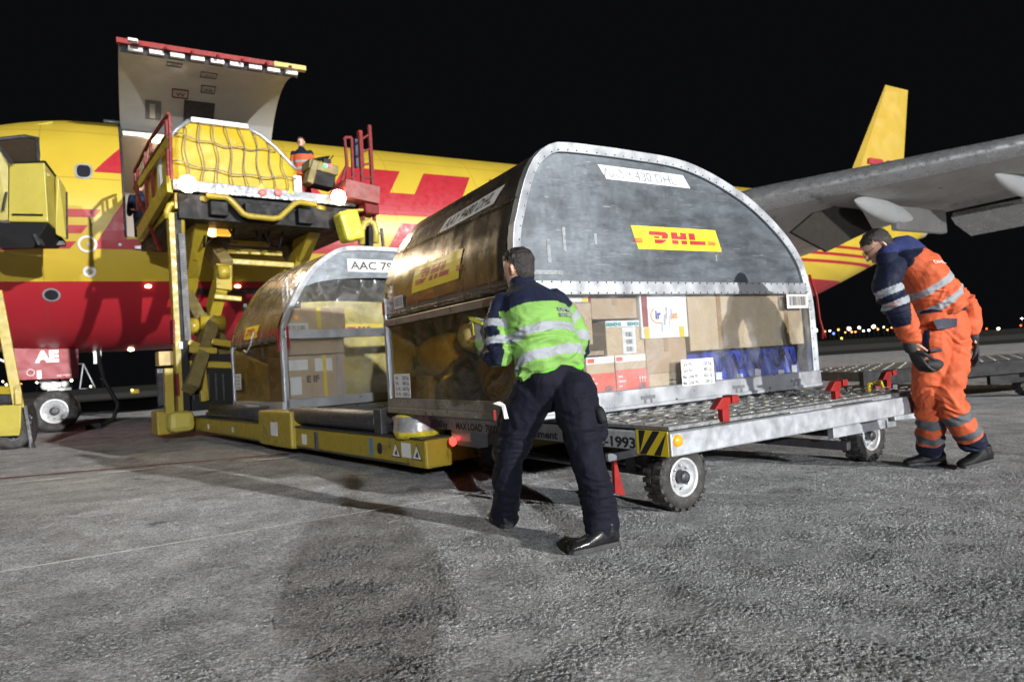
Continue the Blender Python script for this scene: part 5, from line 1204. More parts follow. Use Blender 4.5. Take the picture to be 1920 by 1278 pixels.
# ------------------------------------------------------------------ smaller container on the lowered platform
C2 = Wp(535, 768, (0, 0, .55), Vector((0, 0, 1))); A2 = R_(38)
c2 = empty('cargo_container', C2, A2, 'smaller arched aluminium air cargo container with open clear front, standing on the lowered loader platform', 'container')
prf = [(0, 0), (0, .5), (.0, .9), (.04, 1.17), (.19, 1.47), (.42, 1.82), (.68, 2.06), (.94, 2.19), (1.3, 2.22), (1.83, 2.22), (2.24, 2.19), (2.5, 2.06), (2.76, 1.82), (2.99, 1.47), (3.14, 1.17), (3.18, .9), (3.18, .5), (3.18, 0)]
F2, B2 = uld(c2, prf, prf, 2.24, .55, .87)
pl2 = [(p.x, p.z) for p in F2 if p.z > 1.60]
mb = MB()
arch = [(3.18-.45-.0, 1.62)]+[(1.59+1.14*math.cos(R_(t)), 1.62+.16*math.sin(R_(t))) for t in range(10, 180, 10)]+[(.45, 1.62)]
mb.prism([(max(pl2[0][0], .28), 1.62)]+pl2+[(min(pl2[-1][0], 2.9), 1.62)]+[(1.59+1.2*math.cos(R_(t)), 1.62+.16*math.sin(R_(t))) for t in range(12, 180, 12)], .012, .02); mb.build('front_panel', M_['capmetal'], c2)
MB().b(0, 3.18, -.03, .06, 0, .13).build('front_sill', M_['alurim'], c2, .006)
MB().b(.0, .06, -.03, .05, 0, .95).build('corner_post', M_['alurim'], c2, .006)
MB().b(-.02, .02, 2.19, 2.25, 0, .95).build('corner_post', M_['alurim'], c2, .006)
MB().b(-.03, .03, 0, 2.24, 0, .10).build('side_sill', M_['alurim'], c2, .005)
MB().b(.05, 3.13, -.02, .03, .93, 1.05).build('cross_bar', M_['galv'], c2, .006)
MB().b(.05, 3.13, .035, .037, .12, 1.75).build('front_curtain', M_['clear'], c2)
mb = MB(); mb.add([(0, y, z) for z in (.10, .88) for y in (0, 1.12, 2.24)], [(0, 1, 4, 3), (1, 2, 5, 4)]); mb.build('side_curtain', M_['amber'], c2)
sg = MB().b(1.0, 2.02, .004, .008, 1.86, 2.04).build('number_sticker', M_['sticker'], c2)
text('AAC 79901', M_['ink'], sg, lambda x, y: Vector((1.04+x, .002, 1.895+y)), .16, width=.93, bold=.004)
s2 = lerp_side(F2, B2, 2.24)
fm = lambda x, y, off=0: s2(1.62-x, 1.02+y, off*.6-.009)
logo_sticker(c2, fm, .62, .19, slant=.1)
fm2 = lambda x, y, off=0: s2(1.75-x, 1.72+y, off-.009)
text('AAC 79901 DHL', M_['ink'], c2, lambda x, y: fm2(x, y), .15, width=1.0, bold=.004)
MB().b(-.034, -.031, 1.75, 2.05, .28, .52).build('weight_sign', M_['sticker'], c2)
for k in range(4): text('Wt. 220 Kg', M_['inkgrey'], c2.children[-1], lambda x, y, k=k: Vector((-.036, 2.03-x, .46-k*.055+y)), .045, width=.24, bold=.001)
MB().b(-.03, .0, .08, .10, .78, 1.08).b(.06, .09, -.035, -.03, .80, 1.1).build('red_strap', M_['red'], c2)
MB().tube([(-.04, 1.5, .86), (-.05, 1.35, .82), (-.05, 1.15, .92), (-.05, 1.05, 1.02), (-.04, 1.0, 1.1)], .012, 6).build('hanging_strap', M_['white'], c2)
pn = MB().b(.75, 2.9, 1.2, 1.22, .05, 1.75).build('inner_liner', M_['insideyel'], c2)
logo_sticker(c2, lambda x, y, off=0: Vector((1.35+x, 1.19-off*2, 1.0+y)), .75, .2, slant=0)
c2M = Matrix.Translation(C2) @ Matrix.Rotation(A2, 4, 'Z')
r, w, h, yf = cbox(.10, .98, .98, 1.36, .15, .7, CARD[0], 'big cardboard box above the cross bar in the smaller arched container', M=c2M, ang=A2, group='boxes in the smaller container', tape=False)
MB().b(-w/2+.02, -w/2+.33, yf-.003, yf, .05, .17).build('shipping_label', M_['sticker'], r); barcode(r.children[-1], lambda x, y: Vector((-w/2+.05+x, yf-.004, .07+y)), .25, .07)
MB().sphere((-w/2+.17, yf-.002, .25), (.03, .004, .03), 12).build('orange_dot', M_['orange'], r); MB().b(.02, .08, yf-.004, yf, 0, h).build('yellow_strap', M_['logoyel'], r)
cbox(.10, .95, .72, .97, .16, .7, CARD[2], 'dark wrapped box behind the cross bar in the smaller arched container', M=c2M, ang=A2, group='boxes in the smaller container', tape=False)
r, w, h, yf = cbox(.08, .93, .06, .70, .12, .7, CARD[0], 'tall cardboard box with white labels on the floor of the smaller arched container', M=c2M, ang=A2, group='boxes in the smaller container', tape=False)
for (x, z, a, b_) in ((-.40, .45, .28, .14), (-.02, .42, .25, .18), (-.38, .12, .16, .24)): MB().b(x, x+a, yf-.003, yf, z, z+b_).build('shipping_label', M_['sticker'], r)
text('E IF', M_['ink'], r, lambda x, y: Vector((-.15+x, yf-.003, .28+y)), .12, bold=.006)
MB().b(.09, .14, yf-.006, yf-.003, 0, h).build('yellow_strap', M_['logoyel'], r); MB().b(.30, .34, yf-.006, yf-.003, 0, h).build('film_strap', M_['galv'], r)
# ------------------------------------------------------------------ loader vehicle cut off at the left edge
LD = 12.6
def Q_(px, py, dv=0): return W(px, py, LD+dv)
lv = empty('transfer_loader', (Q_(0, 840).x, Q_(0, 840).y, 0), R_(33), 'yellow loading vehicle cut off by the left picture edge, its boxy cab raised high', 'loader')
lvM = lv.matrix_basis.copy(); lvI = (Matrix.Translation(lv.location) @ Matrix.Rotation(R_(33), 4, 'Z')).inverted()
ql = lambda px, py, dv=0: lvI @ Q_(px, py, dv)
def hull(pts, name, m, bevel=.02):
    bm = bmesh.new()
    for p in pts: bm.verts.new(p)
    r = bmesh.ops.convex_hull(bm, input=bm.verts); bmesh.ops.recalc_face_normals(bm, faces=bm.faces)
    me = bpy.data.meshes.new(name); bm.to_mesh(me); bm.free(); me.materials.append(m); o = bpy.data.objects.new(name, me); link(o); o.parent = lv
    q = o.modifiers.new('bevel', 'BEVEL'); q.width = bevel; q.segments = 2; q.limit_method = 'ANGLE'; q.angle_limit = R_(30); return o
YC = M_['yelclean']
hull([ql(17, 306), ql(83, 304), ql(90, 416), ql(16, 415), ql(118, 352, .9), ql(123, 446, .9), ql(40, 352, 1.0), ql(40, 440, 1.0), ql(116, 348, .9)], 'cab_box', YC)
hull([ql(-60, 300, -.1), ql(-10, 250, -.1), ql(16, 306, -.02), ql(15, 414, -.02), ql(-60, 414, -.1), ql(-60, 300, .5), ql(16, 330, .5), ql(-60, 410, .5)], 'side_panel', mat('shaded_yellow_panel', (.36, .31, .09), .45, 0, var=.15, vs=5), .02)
hull([ql(104, 330, .35), ql(110, 332, .35), ql(123, 352, .6), ql(124, 448, .6), ql(104, 440, .4), ql(104, 330, .5), ql(110, 332, .5), ql(123, 448, .7)], 'rounded_guard', YC, .04)
MB().bar(ql(23, 402, -.02), ql(80, 403, -.02), .02, .03).bar(ql(18, 305, -.01), ql(84, 303, -.01), .03, .03).bar(ql(84, 303, 0), ql(119, 350, .9), .03, .03).bar(ql(124, 360, .68), ql(125, 448, .68), .05, .05).build('black_edging', M_['black'], lv)
hull([ql(-60, 416, 0), ql(90, 418, .05), ql(124, 452, .9), ql(-60, 450, 1.0), ql(-60, 465, .1), ql(60, 465, .1), ql(110, 466, .8)], 'under_frame', M_['black'])
MB().bar(ql(-60, 455, .2), ql(122, 457, .8), .2, .08).bar(ql(68, 440, .1), ql(78, 460, .1), .14, .05).bar(ql(5, 395, -.1), ql(12, 360, -.1), .03, .03).bar(ql(-30, 235, 0), ql(22, 306, -.1), .05, .05).build('rail', M_['darksteel'], lv)
MB().bar(ql(-6, 545, -.5), ql(36, 765, -.5), .16, .1, up=(0, 1, 0)).build('sloping_post', Y, lv, .01)
MB().bar(ql(-60, 732, -.5), ql(32, 731, -.5), .14, .12, up=(0, 1, 0)).build('cross_tube', Y, lv, .01)
MB().bar(ql(-60, 747, -.48), ql(36, 747, -.48), .14, .14, up=(0, 1, 0)).build('dark_rail', M_['darksteel'], lv, .01)
MB().box(ql(35, 747, -.6), (.10, .1, .20)).build('latch', Y, lv, .01)
hull([ql(-60, 762, -.6), ql(40, 758, -.6), ql(39, 800, -.6), ql(36, 816, -.55), ql(-60, 820, -.6), ql(-60, 762, .2), ql(44, 762, .2), ql(42, 815, .2), ql(-60, 818, .2)], 'chassis_box', YC)
w = wheel(lv, ql(40, 800, .1), .42, .34, (.96, -.2, 0), lugs=0, rimr=.5); 
w.location.z = .42
for k_ in w.children:
    if k_.name.startswith('rim'): k_.data.materials[0] = M_['darksteel']
w = wheel(lv, ql(22, 800, -.2), .30, .34, (.2, -1, 0), lugs=0, rimr=.5); w.location.z = .30
for k_ in w.children:
    if k_.name.startswith('rim'): k_.data.materials[0] = M_['darksteel']
MB().bar(ql(47, 760, -.2), ql(60, 840, -.2), .05, .05).bar(ql(58, 830, -.2), ql(66, 850, -.2), .05, .08).build('step_frame', M_['darksteel'], lv)
# ------------------------------------------------------------------ people
def ring(c, a, b_, n=20, k=1.0):
    return [c + a*(math.copysign(abs(math.cos(2*math.pi*i/n))**k, math.cos(2*math.pi*i/n))) + b_*(math.copysign(abs(math.sin(2*math.pi*i/n))**k, math.sin(2*math.pi*i/n))) for i in range(n)]
def loft(mb, rings):
    n = len(rings[0]); vs = [p for r in rings for p in r]; fs = []
    for i in range(len(rings)-1):
        for k in range(n): fs.append((i*n+k, i*n+(k+1) % n, (i+1)*n+(k+1) % n, (i+1)*n+k))
    c0 = sum(rings[0], Vector())/n; c1 = sum(rings[-1], Vector())/n; vs += [c0, c1]
    for k in range(n): fs.append((k, n*len(rings), (k+1) % n)); fs.append(((len(rings)-1)*n+k, (len(rings)-1)*n+(k+1) % n, n*len(rings)+1))
    mb.add(vs, fs, 0, True)
def limb(mb, pts, rs, n=16, steps=4):
    P = [Vector(p) for p in pts]; out = []; rr = []
    for i in range(len(P)-1):
        p0, p1, p2, p3 = P[max(i-1, 0)], P[i], P[i+1], P[min(i+2, len(P)-1)]
        for k in range(steps):
            f = k/steps; out.append(.5*((2*p1)+(p2-p0)*f+(2*p0-5*p1+4*p2-p3)*f*f+(3*p1-p0-3*p2+p3)*f**3)); rr.append(rs[i]*(1-f)+rs[i+1]*f)
    out.append(P[-1]); rr.append(rs[-1])
    d0 = (out[0]-out[1]).normalized(); d1 = (out[-1]-out[-2]).normalized()
    out = [out[0]+d0*rr[0]*.85, out[0]+d0*rr[0]*.6]+out+[out[-1]+d1*rr[-1]*.6, out[-1]+d1*rr[-1]*.85]; rr = [rr[0]*.45, rr[0]*.8]+rr+[rr[-1]*.8, rr[-1]*.45]
    mb.tube(out, rr, n)
def sculpt(name, mb, m, parent, voxel=.008, smooth=3, fold=None, col=None):
    me = bpy.data.meshes.new(name); me.from_pydata(mb.v, [], mb.f); bm = bmesh.new(); bm.from_mesh(me)
    bmesh.ops.recalc_face_normals(bm, faces=bm.faces); bm.to_mesh(me); bm.free()
    t = bpy.data.objects.new(name, me); link(t)
    q = t.modifiers.new('r', 'REMESH'); q.mode = 'VOXEL'; q.voxel_size = voxel
    q = t.modifiers.new('s', 'SMOOTH'); q.iterations = smooth; q.factor = .6
    dg = bpy.context.evaluated_depsgraph_get(); dg.update()
    out = bpy.data.meshes.new_from_object(t.evaluated_get(dg)); bpy.data.objects.remove(t); bpy.data.meshes.remove(me)
    if fold:
        ns = [v.normal.copy() for v in out.vertices]
        for v, n_ in zip(out.vertices, ns): v.co = v.co + n_*fold(v.co)
    if col:
        at = out.color_attributes.new('col', 'FLOAT_COLOR', 'POINT')
        for v in out.vertices: c = col(v.co, v.normal); at.data[v.index].color = (c[0], c[1], c[2], 1)
    out.materials.clear(); out.materials.append(m)
    for p in out.polygons: p.use_smooth = True
    out.name = name; o = bpy.data.objects.new(name, out); link(o)
    if parent: o.parent = parent; o.location = -parent.location
    return o
def seg_t(p, a, b_):
    d = b_-a; t = (p-a).dot(d)/d.length_squared; q = a+d*max(0, min(1, t)); return t, (p-q).length
def chain_t(p, pts):
    best = (9, 0); acc = 0
    for i in range(len(pts)-1):
        t, d = seg_t(p, pts[i], pts[i+1]); L = (pts[i+1]-pts[i]).length
        if d < best[0]: best = (d, acc+max(0, min(1, t))*L)
        acc += L
    return best   # distance, arc position
def folds(chains, amp=.006, noi=.005, f1=95, seed=0):
    def fn(p):
        h = noise.noise(p*7+Vector((seed, 0, 0)))*noi*2+noise.noise(p*19+Vector((0, seed, 0)))*noi*.7
        for pts, spots in chains:
            d, s = chain_t(p, pts)
            for (c, w, a) in spots:
                g = math.exp(-((s-c)/w)**2)
                if g > .03: 
                    w_ = noise.noise(p*4+Vector((seed, 5, 1)))
                    h += a*amp*g*(1-abs(noise.noise(Vector((p.x*5+p.z*2, p.y*5-p.z*1.5+w_, s*f1*.38+w_*3))))*3.4)
        return h
    return fn
M_['skin'] = mat('skin', (.52, .30, .21), .5, 0, var=.08, vs=8, bump=.1, bs=120)
M_['hairdark'] = mat('dark_hair', (.018, .014, .012), .55, 0, var=.5, vs=60, bump=1.0, bs=190, stretch=(1, 1, .35))
M_['leather'] = mat('black_leather', (.015, .015, .016), .28, 0, var=.3, bump=.3, bs=40)
M_['sole'] = mat('rubber_sole', (.03, .03, .032), .6)
M_['cloth'] = vcol_mat('work_clothes', .75, .35, 240, wr=.35)
M_['hiviz'] = vcol_mat('high_visibility_cloth', .6, .25, 260, wr=.3)
M_['glove'] = mat('black_glove', (.012, .012, .013), .7, 0, bump=.4, bs=90)
def head(mb, c, fwd, up, s=1.0, ears=True):
    """c = centre of the head"""
    fwd = fwd.normalized(); rt = fwd.cross(up).normalized(); up = rt.cross(fwd).normalized()
    st = [(-.118, .028, .030, .045), (-.108, .045, .048, .035), (-.085, .058, .068, .018), (-.05, .067, .084, .006), (-.01, .073, .093, 0), (.03, .077, .098, -.004), (.065, .072, .092, -.006), (.09, .058, .074, -.006), (.106, .036, .046, -.006), (.112, .012, .016, -.006)]
    loft(mb, [ring(c+up*z*s+fwd*o*s, rt*a*s, fwd*b_*s, 22) for z, a, b_, o in st])
    mb.tube([c+fwd*.088*s+up*.012*s, c+fwd*.108*s-up*.018*s, c+fwd*.112*s-up*.032*s, c+fwd*.09*s-up*.038*s], [.007*s, .011*s, .014*s, .008*s], 8)
    mb.tube([c+fwd*.082*s-up*.066*s-rt*.02*s, c+fwd*.094*s-up*.066*s, c+fwd*.082*s-up*.066*s+rt*.02*s], [.006*s, .009*s, .006*s], 8)
    if ears:
        for q in (-1, 1):
            e = c+rt*q*.078*s-fwd*.008*s-up*.012*s
            mb.tube([e+up*.026*s, e+rt*q*.012*s-fwd*.012*s+up*.016*s, e+rt*q*.010*s-fwd*.012*s-up*.012*s, e-up*.028*s+fwd*.004*s], [.008*s, .011*s, .010*s, .007*s], 8)
    return rt, up
def hair(parent, c, fwd, up, m, s=1.0, low=-.055, name='hair'):
    fwd = fwd.normalized(); rt = fwd.cross(up).normalized(); up = rt.cross(fwd).normalized(); mb = MB()
    st = [(-.075, .056, .050, -.035), (-.05, .068, .070, -.022), (-.01, .0775, .088, -.012), (.03, .0835, .1015, -.008), (.065, .080, .099, -.008), (.092, .067, .083, -.008), (.112, .044, .055, -.008), (.122, .016, .02, -.008)]
    loft(mb, [ring(c+up*z*s+fwd*o*s, rt*a*s, fwd*b_*s, 22) for z, a, b_, o in st])
    def fo(p): return noise.noise(p*45)*.005+noise.noise(p*120)*.0035
    o = sculpt(name, mb, m, parent, .006*s, 1, fo)
    bm = bmesh.new(); bm.from_mesh(o.data)
    kill = []
    for v in bm.verts:
        q = v.co-c; f = q.dot(fwd)/s; z = q.dot(up)/s; x = abs(q.dot(rt))/s
        lim = .052+noise.noise(v.co*60)*.012 if f > .02 else (low+(f+.05)*1.1+noise.noise(v.co*60)*.01)
        if f > .02: lim = .058-.02*max(0, (x-.05)/.03)+noise.noise(v.co*60)*.01
        elif f > -.035: lim = -.03+(.02 if x > .06 else 0)+(f+.035)*1.2+noise.noise(v.co*60)*.008
        if z < lim: kill.append(v)
    bmesh.ops.delete(bm, geom=kill, context='VERTS'); bm.to_mesh(o.data); bm.free(); return o
def hand(mb, wr, d, pn, curl=.5, s=1.0, thumb=1, sp=.0):
    """wr wrist, d direction of the hand, pn palm normal (fingers curl towards it)"""
    d = d.normalized(); pn = (pn-d*pn.dot(d)).normalized(); sd = d.cross(pn).normalized()*thumb
    loft(mb, [ring(wr-d*.02*s, sd*.027*s, pn*.020*s, 14), ring(wr+d*.01*s, sd*.030*s, pn*.019*s, 14), ring(wr+d*.05*s, sd*.040*s, pn*.017*s, 14), ring(wr+d*.085*s, sd*.041*s, pn*.014*s, 14), ring(wr+d*.095*s, sd*.036*s, pn*.010*s, 14)])
    for k, (o, L_) in enumerate(((.030, .072), (.010, .080), (-.010, .075), (-.029, .060))):
        p = wr+d*.085*s+sd*o*s; dd = (d+sd*(o*3+sp*(o*8))).normalized(); pts = [p]; a = curl*(.8+.12*k)
        for q, f in enumerate((.45, .32, .26)):
            ang = a*(q+.6); v = (dd*math.cos(ang)+pn*math.sin(ang)); p = p+v*L_*s*f*1.05; pts.append(p)
        mb.tube([pts[0]-dd*.01*s]+pts, [.0095*s, .0095*s, .0088*s, .0080*s, .0062*s], 8)
    p = wr+d*.02*s+sd*.028*s; mb.tube([p, p+(sd*.8+d*.7+pn*.3)*.028*s, p+(sd*.75+d*1.25+pn*.6)*.042*s, p+(sd*.55+d*1.5+pn*.9)*.052*s], [.013*s, .012*s, .010*s, .007*s], 8)
def shoe(parent, heel, toe_dir, L_=.29, lift=0.0, h=.10, m=None):
    d = Vector((toe_dir[0], toe_dir[1], 0)).normalized(); sd = Vector((-d.y, d.x, 0)); up = Vector((0, 0, 1))
    if lift: q = Matrix.Rotation(lift, 3, sd); d = q @ d; up = q @ up
    mb = MB()
    st = [(.0, .030, .045, .075), (.02, .036, .055, .095), (.07, .040, .060, .110), (.11, .042, .058, .100), (.15, .046, .045, .075), (.20, .050, .034, .055), (.25, .046, .030, .046), (.28, .032, .022, .035), (.292, .012, .012, .024)]
    loft(mb, [ring(heel+d*t*L_/.29+up*(c*.55+.012), sd*a, up*(c*.5), 16, .8) for t, a, b_, c in st])
    mb.tube([heel+d*.055+up*.06, heel+d*.06+up*(h+.03)], [.05, .052], 14)
    o = sculpt('shoe', mb, m or M_['leather'], parent, .006, 2, lambda p: noise.noise(p*25)*.002)
    ms = MB(); poly = [(0.0, -.028), (.02, -.037), (.08, -.040), (.12, -.038), (.18, -.048), (.24, -.046), (.285, -.028), (.30, 0), (.285, .028), (.24, .046), (.18, .048), (.12, .038), (.08, .040), (.02, .037), (0, .028)]
    off = -parent.location
    vs = [heel+d*t+sd*a+up*z+off for z in (0, .026) for t, a in poly]; n = len(poly)
    ms.add(vs, [tuple(range(n)), tuple(range(2*n-1, n-1, -1))]+[(k, (k+1) % n, n+(k+1) % n, n+k) for k in range(n)])
    s_ = ms.build('sole', M_['sole'], o, .004); s_.location = -o.location*0
    s_.matrix_parent_inverse = Matrix.Translation(-o.location) if False else Matrix.Identity(4)
    # o sits at -parent.location, the sole's points are already relative to the parent
    s_.location = -o.location
    return o
def band(s, spots):   # 1 inside any band
    for a, b_ in spots:
        if a <= s <= b_: return True
    return False
NAVY = (.010, .013, .030); REFL = (.27, .29, .31); GREEN = (.175, .34, .08); ORANGE = (.50, .10, .04); TROU = (.007, .0075, .014)

# --- man in green and navy ------------------------------------------------
g = empty('person', (.1, 3.9, 0), 0, 'person in green and navy reflective jacket, back to us, pushing the big container', 'person')
FW = Vector((-.64, .77, 0)).normalized(); RT = Vector((.77, .64, 0)).normalized(); UP = Vector((0, 0, 1))
tor = [(W(1037, 706, 3.93), .205, .150), (W(1031, 676, 3.92), .205, .155), (W(1019, 640, 3.94), .212, .160), (W(1008, 605, 3.98), .222, .160), (W(1000, 580, 4.02), .222, .150), (W(992, 561, 4.05), .190, .130), (W(984, 546, 4.08), .115, .095), (W(978, 533, 4.11), .072, .072), (W(975, 524, 4.12), .068, .068)]
spine = [t[0] for t in tor]; SD = (spine[5]-spine[1]).normalized(); FWt = (FW-SD*FW.dot(SD)).normalized(); RTt = FWt.cross(SD).normalized()
aL = [W(945, 574, 4.0), W(936, 625, 3.93), W(938, 668, 3.88), W(918, 655, 4.02), W(903, 640, 4.14)]
aR = [W(1038, 566, 4.16), W(1068, 605, 4.20), W(1082, 652, 4.22), W(1050, 650, 4.42), W(1010, 632, 4.62)]
jm = MB(); loft(jm, [ring(c, RTt*a, FWt*b_, 24, .9) for c, a, b_ in tor])
limb(jm, aL, [.088, .082, .074, .064, .052]); limb(jm, aR, [.088, .080, .072, .064, .052])
def gcol(p, n_):
    dl, sl = chain_t(p, aL); dr, sr = chain_t(p, aR); dt, s = chain_t(p, spine)
    isarm = (dl < .098 and p.x < spine[3].x and dl < dt*.62) or (dr < .095 and dr < dt*.55)
    tt = (p-spine[0]).dot(SD); Lt = (spine[5]-spine[0]).dot(SD)
    side = (p-spine[3]).dot(RTt)
    if isarm:
        s_ = sl if dl < dr else sr
        if band(s_, ((.12, .165), (.215, .26))): return REFL
        if s_ < .075: return NAVY
        out = (p-(aL[1] if dl < dr else aR[1])).dot(RTt)*(1 if dl < dr else -1)
        if out < -.02 and s_ < .12: return NAVY
        if out < -.052: return NAVY
        return GREEN
    if tt > Lt*.80-.10*abs(side)*0: return NAVY
    if band(tt, ((.062, .115), (.20, .255))) : return REFL
    if tt < .0 : return (.16, .6, .05)
    return GREEN
jf = folds([([Vector(x) for x in aL], [(.30, .12, 1.0), (.15, .06, .4), (.52, .06, .9)]), (aR, [(.28, .1, .9)]), (spine, [(.03, .05, .9), (.22, .1, .35)])], .012, .007, 60, 3)
sculpt('jacket', jm, M_['hiviz'], g, .0065, 3, jf, gcol)
# tiny grey print on the back
def back_pt(x, y, off=.004):
    base = spine[4]*.55+spine[3]*.45; return base+RTt*x+SD*y-FWt*(.163+off)-g.location
for s_, y, w in (('DHL', -.055, .11), ('SECURITY', -.09, .12)):
    t_ = text(s_, M_['alurim'], g, lambda x, yy, y=y: back_pt(.02+x, y+yy, .006), .03, width=w, name='jacket_print', bold=.002)
# collar
lL = [W(1003, 735, 3.95), W(975, 795, 4.0), W(957, 858, 4.04), W(951, 912, 4.12), W(947, 962, 4.20)]
lR = [W(1076, 735, 3.87), W(1089, 800, 3.78), W(1101, 862, 3.70), W(1117, 920, 3.66), W(1130, 988, 3.61)]
tm = MB(); loft(tm, [ring(W(1040, 690, 3.93), RT*.175, FWt*.125, 24), ring(W(1042, 715, 3.93), RT*.190, FW*.140, 24), ring(W(1041, 738, 3.94), RT*.185, FW*.118, 24), ring(W(1040, 756, 3.95), RT*.15, FW*.09, 24), ring(W(1039, 772, 3.95), RT*.08, FW*.06, 24)])
limb(tm, lL, [.138, .114, .087, .082, .086]); limb(tm, lR, [.138, .114, .089, .088, .094])
limb(tm, [W(955, 760, 4.03), W(949, 795, 4.05), W(950, 815, 4.06)], [.045, .055, .045]); limb(tm, [W(1122, 772, 3.80), W(1126, 800, 3.76), W(1126, 815, 3.74)], [.03, .045, .04])
tf = folds([(lL, [(.62, .10, .9), (1.0, .10, 1.6), (.25, .12, .5)]), (lR, [(.62, .12, .9), (1.02, .12, 1.7), (.22, .14, .6)])], .011, .006, 55, 8)
sculpt('trousers', tm, M_['cloth'], g, .007, 8, tf, lambda p, n_: TROU)
hc = W(972, 503, 4.12); hf = Vector((-.75, .62, -.12)); hu = Vector((-.06, .02, 1))
bm_ = MB(); head(bm_, hc, hf, hu, 1.02); limb(bm_, [W(976, 528, 4.12), W(978, 545, 4.1)], [.055, .06])
loft(bm_, [ring(c, RTt*a*.8, FWt*b_*.8, 20) for c, a, b_ in tor[:6]])
limb(bm_, aL, [.05, .045, .042, .036, .03]); limb(bm_, aR, [.05, .045, .042, .036, .03]); limb(bm_, lL, [.08, .07, .055, .05, .04]); limb(bm_, lR, [.08, .07, .055, .05, .04]); limb(bm_, [W(1003, 735, 3.95), W(1076, 735, 3.87)], [.09, .09])
hand(bm_, W(899, 636, 4.16), Vector((-.35, .25, .9)), Vector((.5, .6, .1)), .55, 1.0, 1)
hand(bm_, W(1004, 628, 4.66), Vector((-.5, .8, .2)), Vector((-.3, .9, -.1)), .25, 1.0, 1)
sculpt('body', bm_, M_['skin'], g, .006, 2)
hair(g, hc, hf, hu, M_['hairdark'], 1.03, low=-.07)
cm = MB(); cm.tube([W(984, 543, 4.09), W(977, 529, 4.11), W(974, 521, 4.12)], [.085, .074, .066], 18); sculpt('collar', cm, M_['cloth'], g, .006, 2, None, lambda p, n_: NAVY)
hL = gpt(928, 992); hR = gpt(1163, 1010)
hh = gpt(958, 990); shoe(g, Vector((hh.x-.01, hh.y+.0, 0)), (-.35, .9), .29, 0)
hh = gpt(1158, 1020); shoe(g, Vector((hh.x, hh.y, 0)), (-.85, -.42), .30, 0)
# pocket flap, radio, pouch
pk = MB(); limb(pk, [W(1124, 772, 3.74), W(1129, 785, 3.73)], [.03, .028]); pk.box(W(1120, 765, 3.75), (.05, .04, .02)); sculpt('belt_pouch', pk, M_['black'], g, .006, 1)
rd = MB().box(W(928, 778, 3.93)-g.location, (.014, .014, .06)).build('red_tag', M_['red'], g)
pt = MB(); c = W(941, 765, 3.90)-g.location
pt.add([c+V(-.05, 0, .03), c+V(-.01, 0, .04), c+V(.02, -.01, .02), c+V(.035, -.01, -.06), c+V(.01, -.01, -.06), c+V(-.0, 0, .01)], [(0, 1, 2, 5), (2, 3, 4, 5)]); pt.build('paper_slip', M_['sticker'], g, fix=False)
# clipboard with papers held in his left hand
PC = W(902, 633, 4.05)
cb = empty('clipboard', PC, 0, 'grey folded papers with yellow edge held in the left hand of the person in green', 'papers')
ax = (W(918, 640, 4.10)-W(893, 640, 4.22)).normalized(); ay = (W(899, 602, 4.16)-W(905, 662, 4.16)).normalized()
nn = ax.cross(ay).normalized()
Mx = Matrix((ax, nn, ay)).transposed()
MB().box((0, 0, 0), (.10, .014, .205), Mx).build('paper_stack', mat('grey_papers', (.33, .33, .34), .6, 0, var=.2, vs=14), cb, .003)
MB().box(Vector(ay*.10)+ax*-.02, (.14, .03, .018), Mx @ Matrix.Rotation(R_(14), 3, 'Y')).box(ax*-.068+ay*.06, (.012, .02, .09), Mx).build('yellow_edge', mat('lime_edge', (.65, .62, .05), .5), cb, .002)
MB().box(Vector(ay*.108)-nn*.012, (.12, .006, .012), Mx @ Matrix.Rotation(R_(10), 3, 'Y')).build('white_sheet', M_['sticker'], cb)

# --- man in orange ----------------------------------------------------------
OD = 5.04
g = empty('person', (3.1, 5.1, 0), 0, 'person in orange reflective jacket and trousers with navy sleeves, bending forward beside the dolly', 'person')
FW = Vector((-.88, .25, 0)).normalized(); RT = Vector((.25, .88, 0)).normalized()   # facing left, right hand side away
tor = [(W(1770, 592, OD), .175, .150), (W(1762, 572, OD), .180, .160), (W(1750, 548, OD), .19, .165), (W(1735, 522, OD), .20, .160), (W(1718, 500, OD), .205, .150), (W(1698, 483, OD), .17, .125), (W(1680, 474, OD), .11, .09), (W(1668, 472, OD), .07, .07)]
spine = [t[0] for t in tor]; SD = (spine[5]-spine[1]).normalized(); FWt = (FW-SD*FW.dot(SD)).normalized(); RTt = FWt.cross(SD).normalized()
# near arm (left in the picture) and far arm
aN = [W(1672, 500, OD-.14), W(1665, 538, OD-.20), W(1684, 578, OD-.22), W(1698, 606, OD-.22), W(1706, 634, OD-.22)]
aF = [W(1738, 500, OD+.10), W(1780, 545, OD+.10), W(1808, 575, OD+.08), W(1818, 600, OD+.05), W(1822, 622, OD+.02)]
jm = MB(); loft(jm, [ring(c, RTt*a, FWt*b_, 24, .9) for c, a, b_ in tor])
limb(jm, aN, [.098, .100, .090, .082, .066]); limb(jm, aF, [.09, .085, .078, .07, .055])
def ocol(p, n_):
    dl, sl = chain_t(p, aN); dr, sr = chain_t(p, aF); dt, s = chain_t(p, spine); tt = (p-spine[0]).dot(SD); Lt = (spine[5]-spine[0]).dot(SD)
    if dl < .112 and dl < dt*.72 :
        if band(sl, ((.175, .225), (.275, .32))): return REFL
        if sl > .46: return ORANGE
        if (p-aN[2]).dot(cr) > .045 and sl > .1: return ORANGE
        return NAVY
    if dr < .10 and dr < dt*.8: return REFL if band(sr, ((.22, .27),)) else ORANGE
    if tt > Lt*1.0: return NAVY
    if (p-W(1690, 480, OD-.2)).length < .12: return NAVY
    if band(tt, ((.10, .15), (.235, .285))): return REFL
    return ORANGE
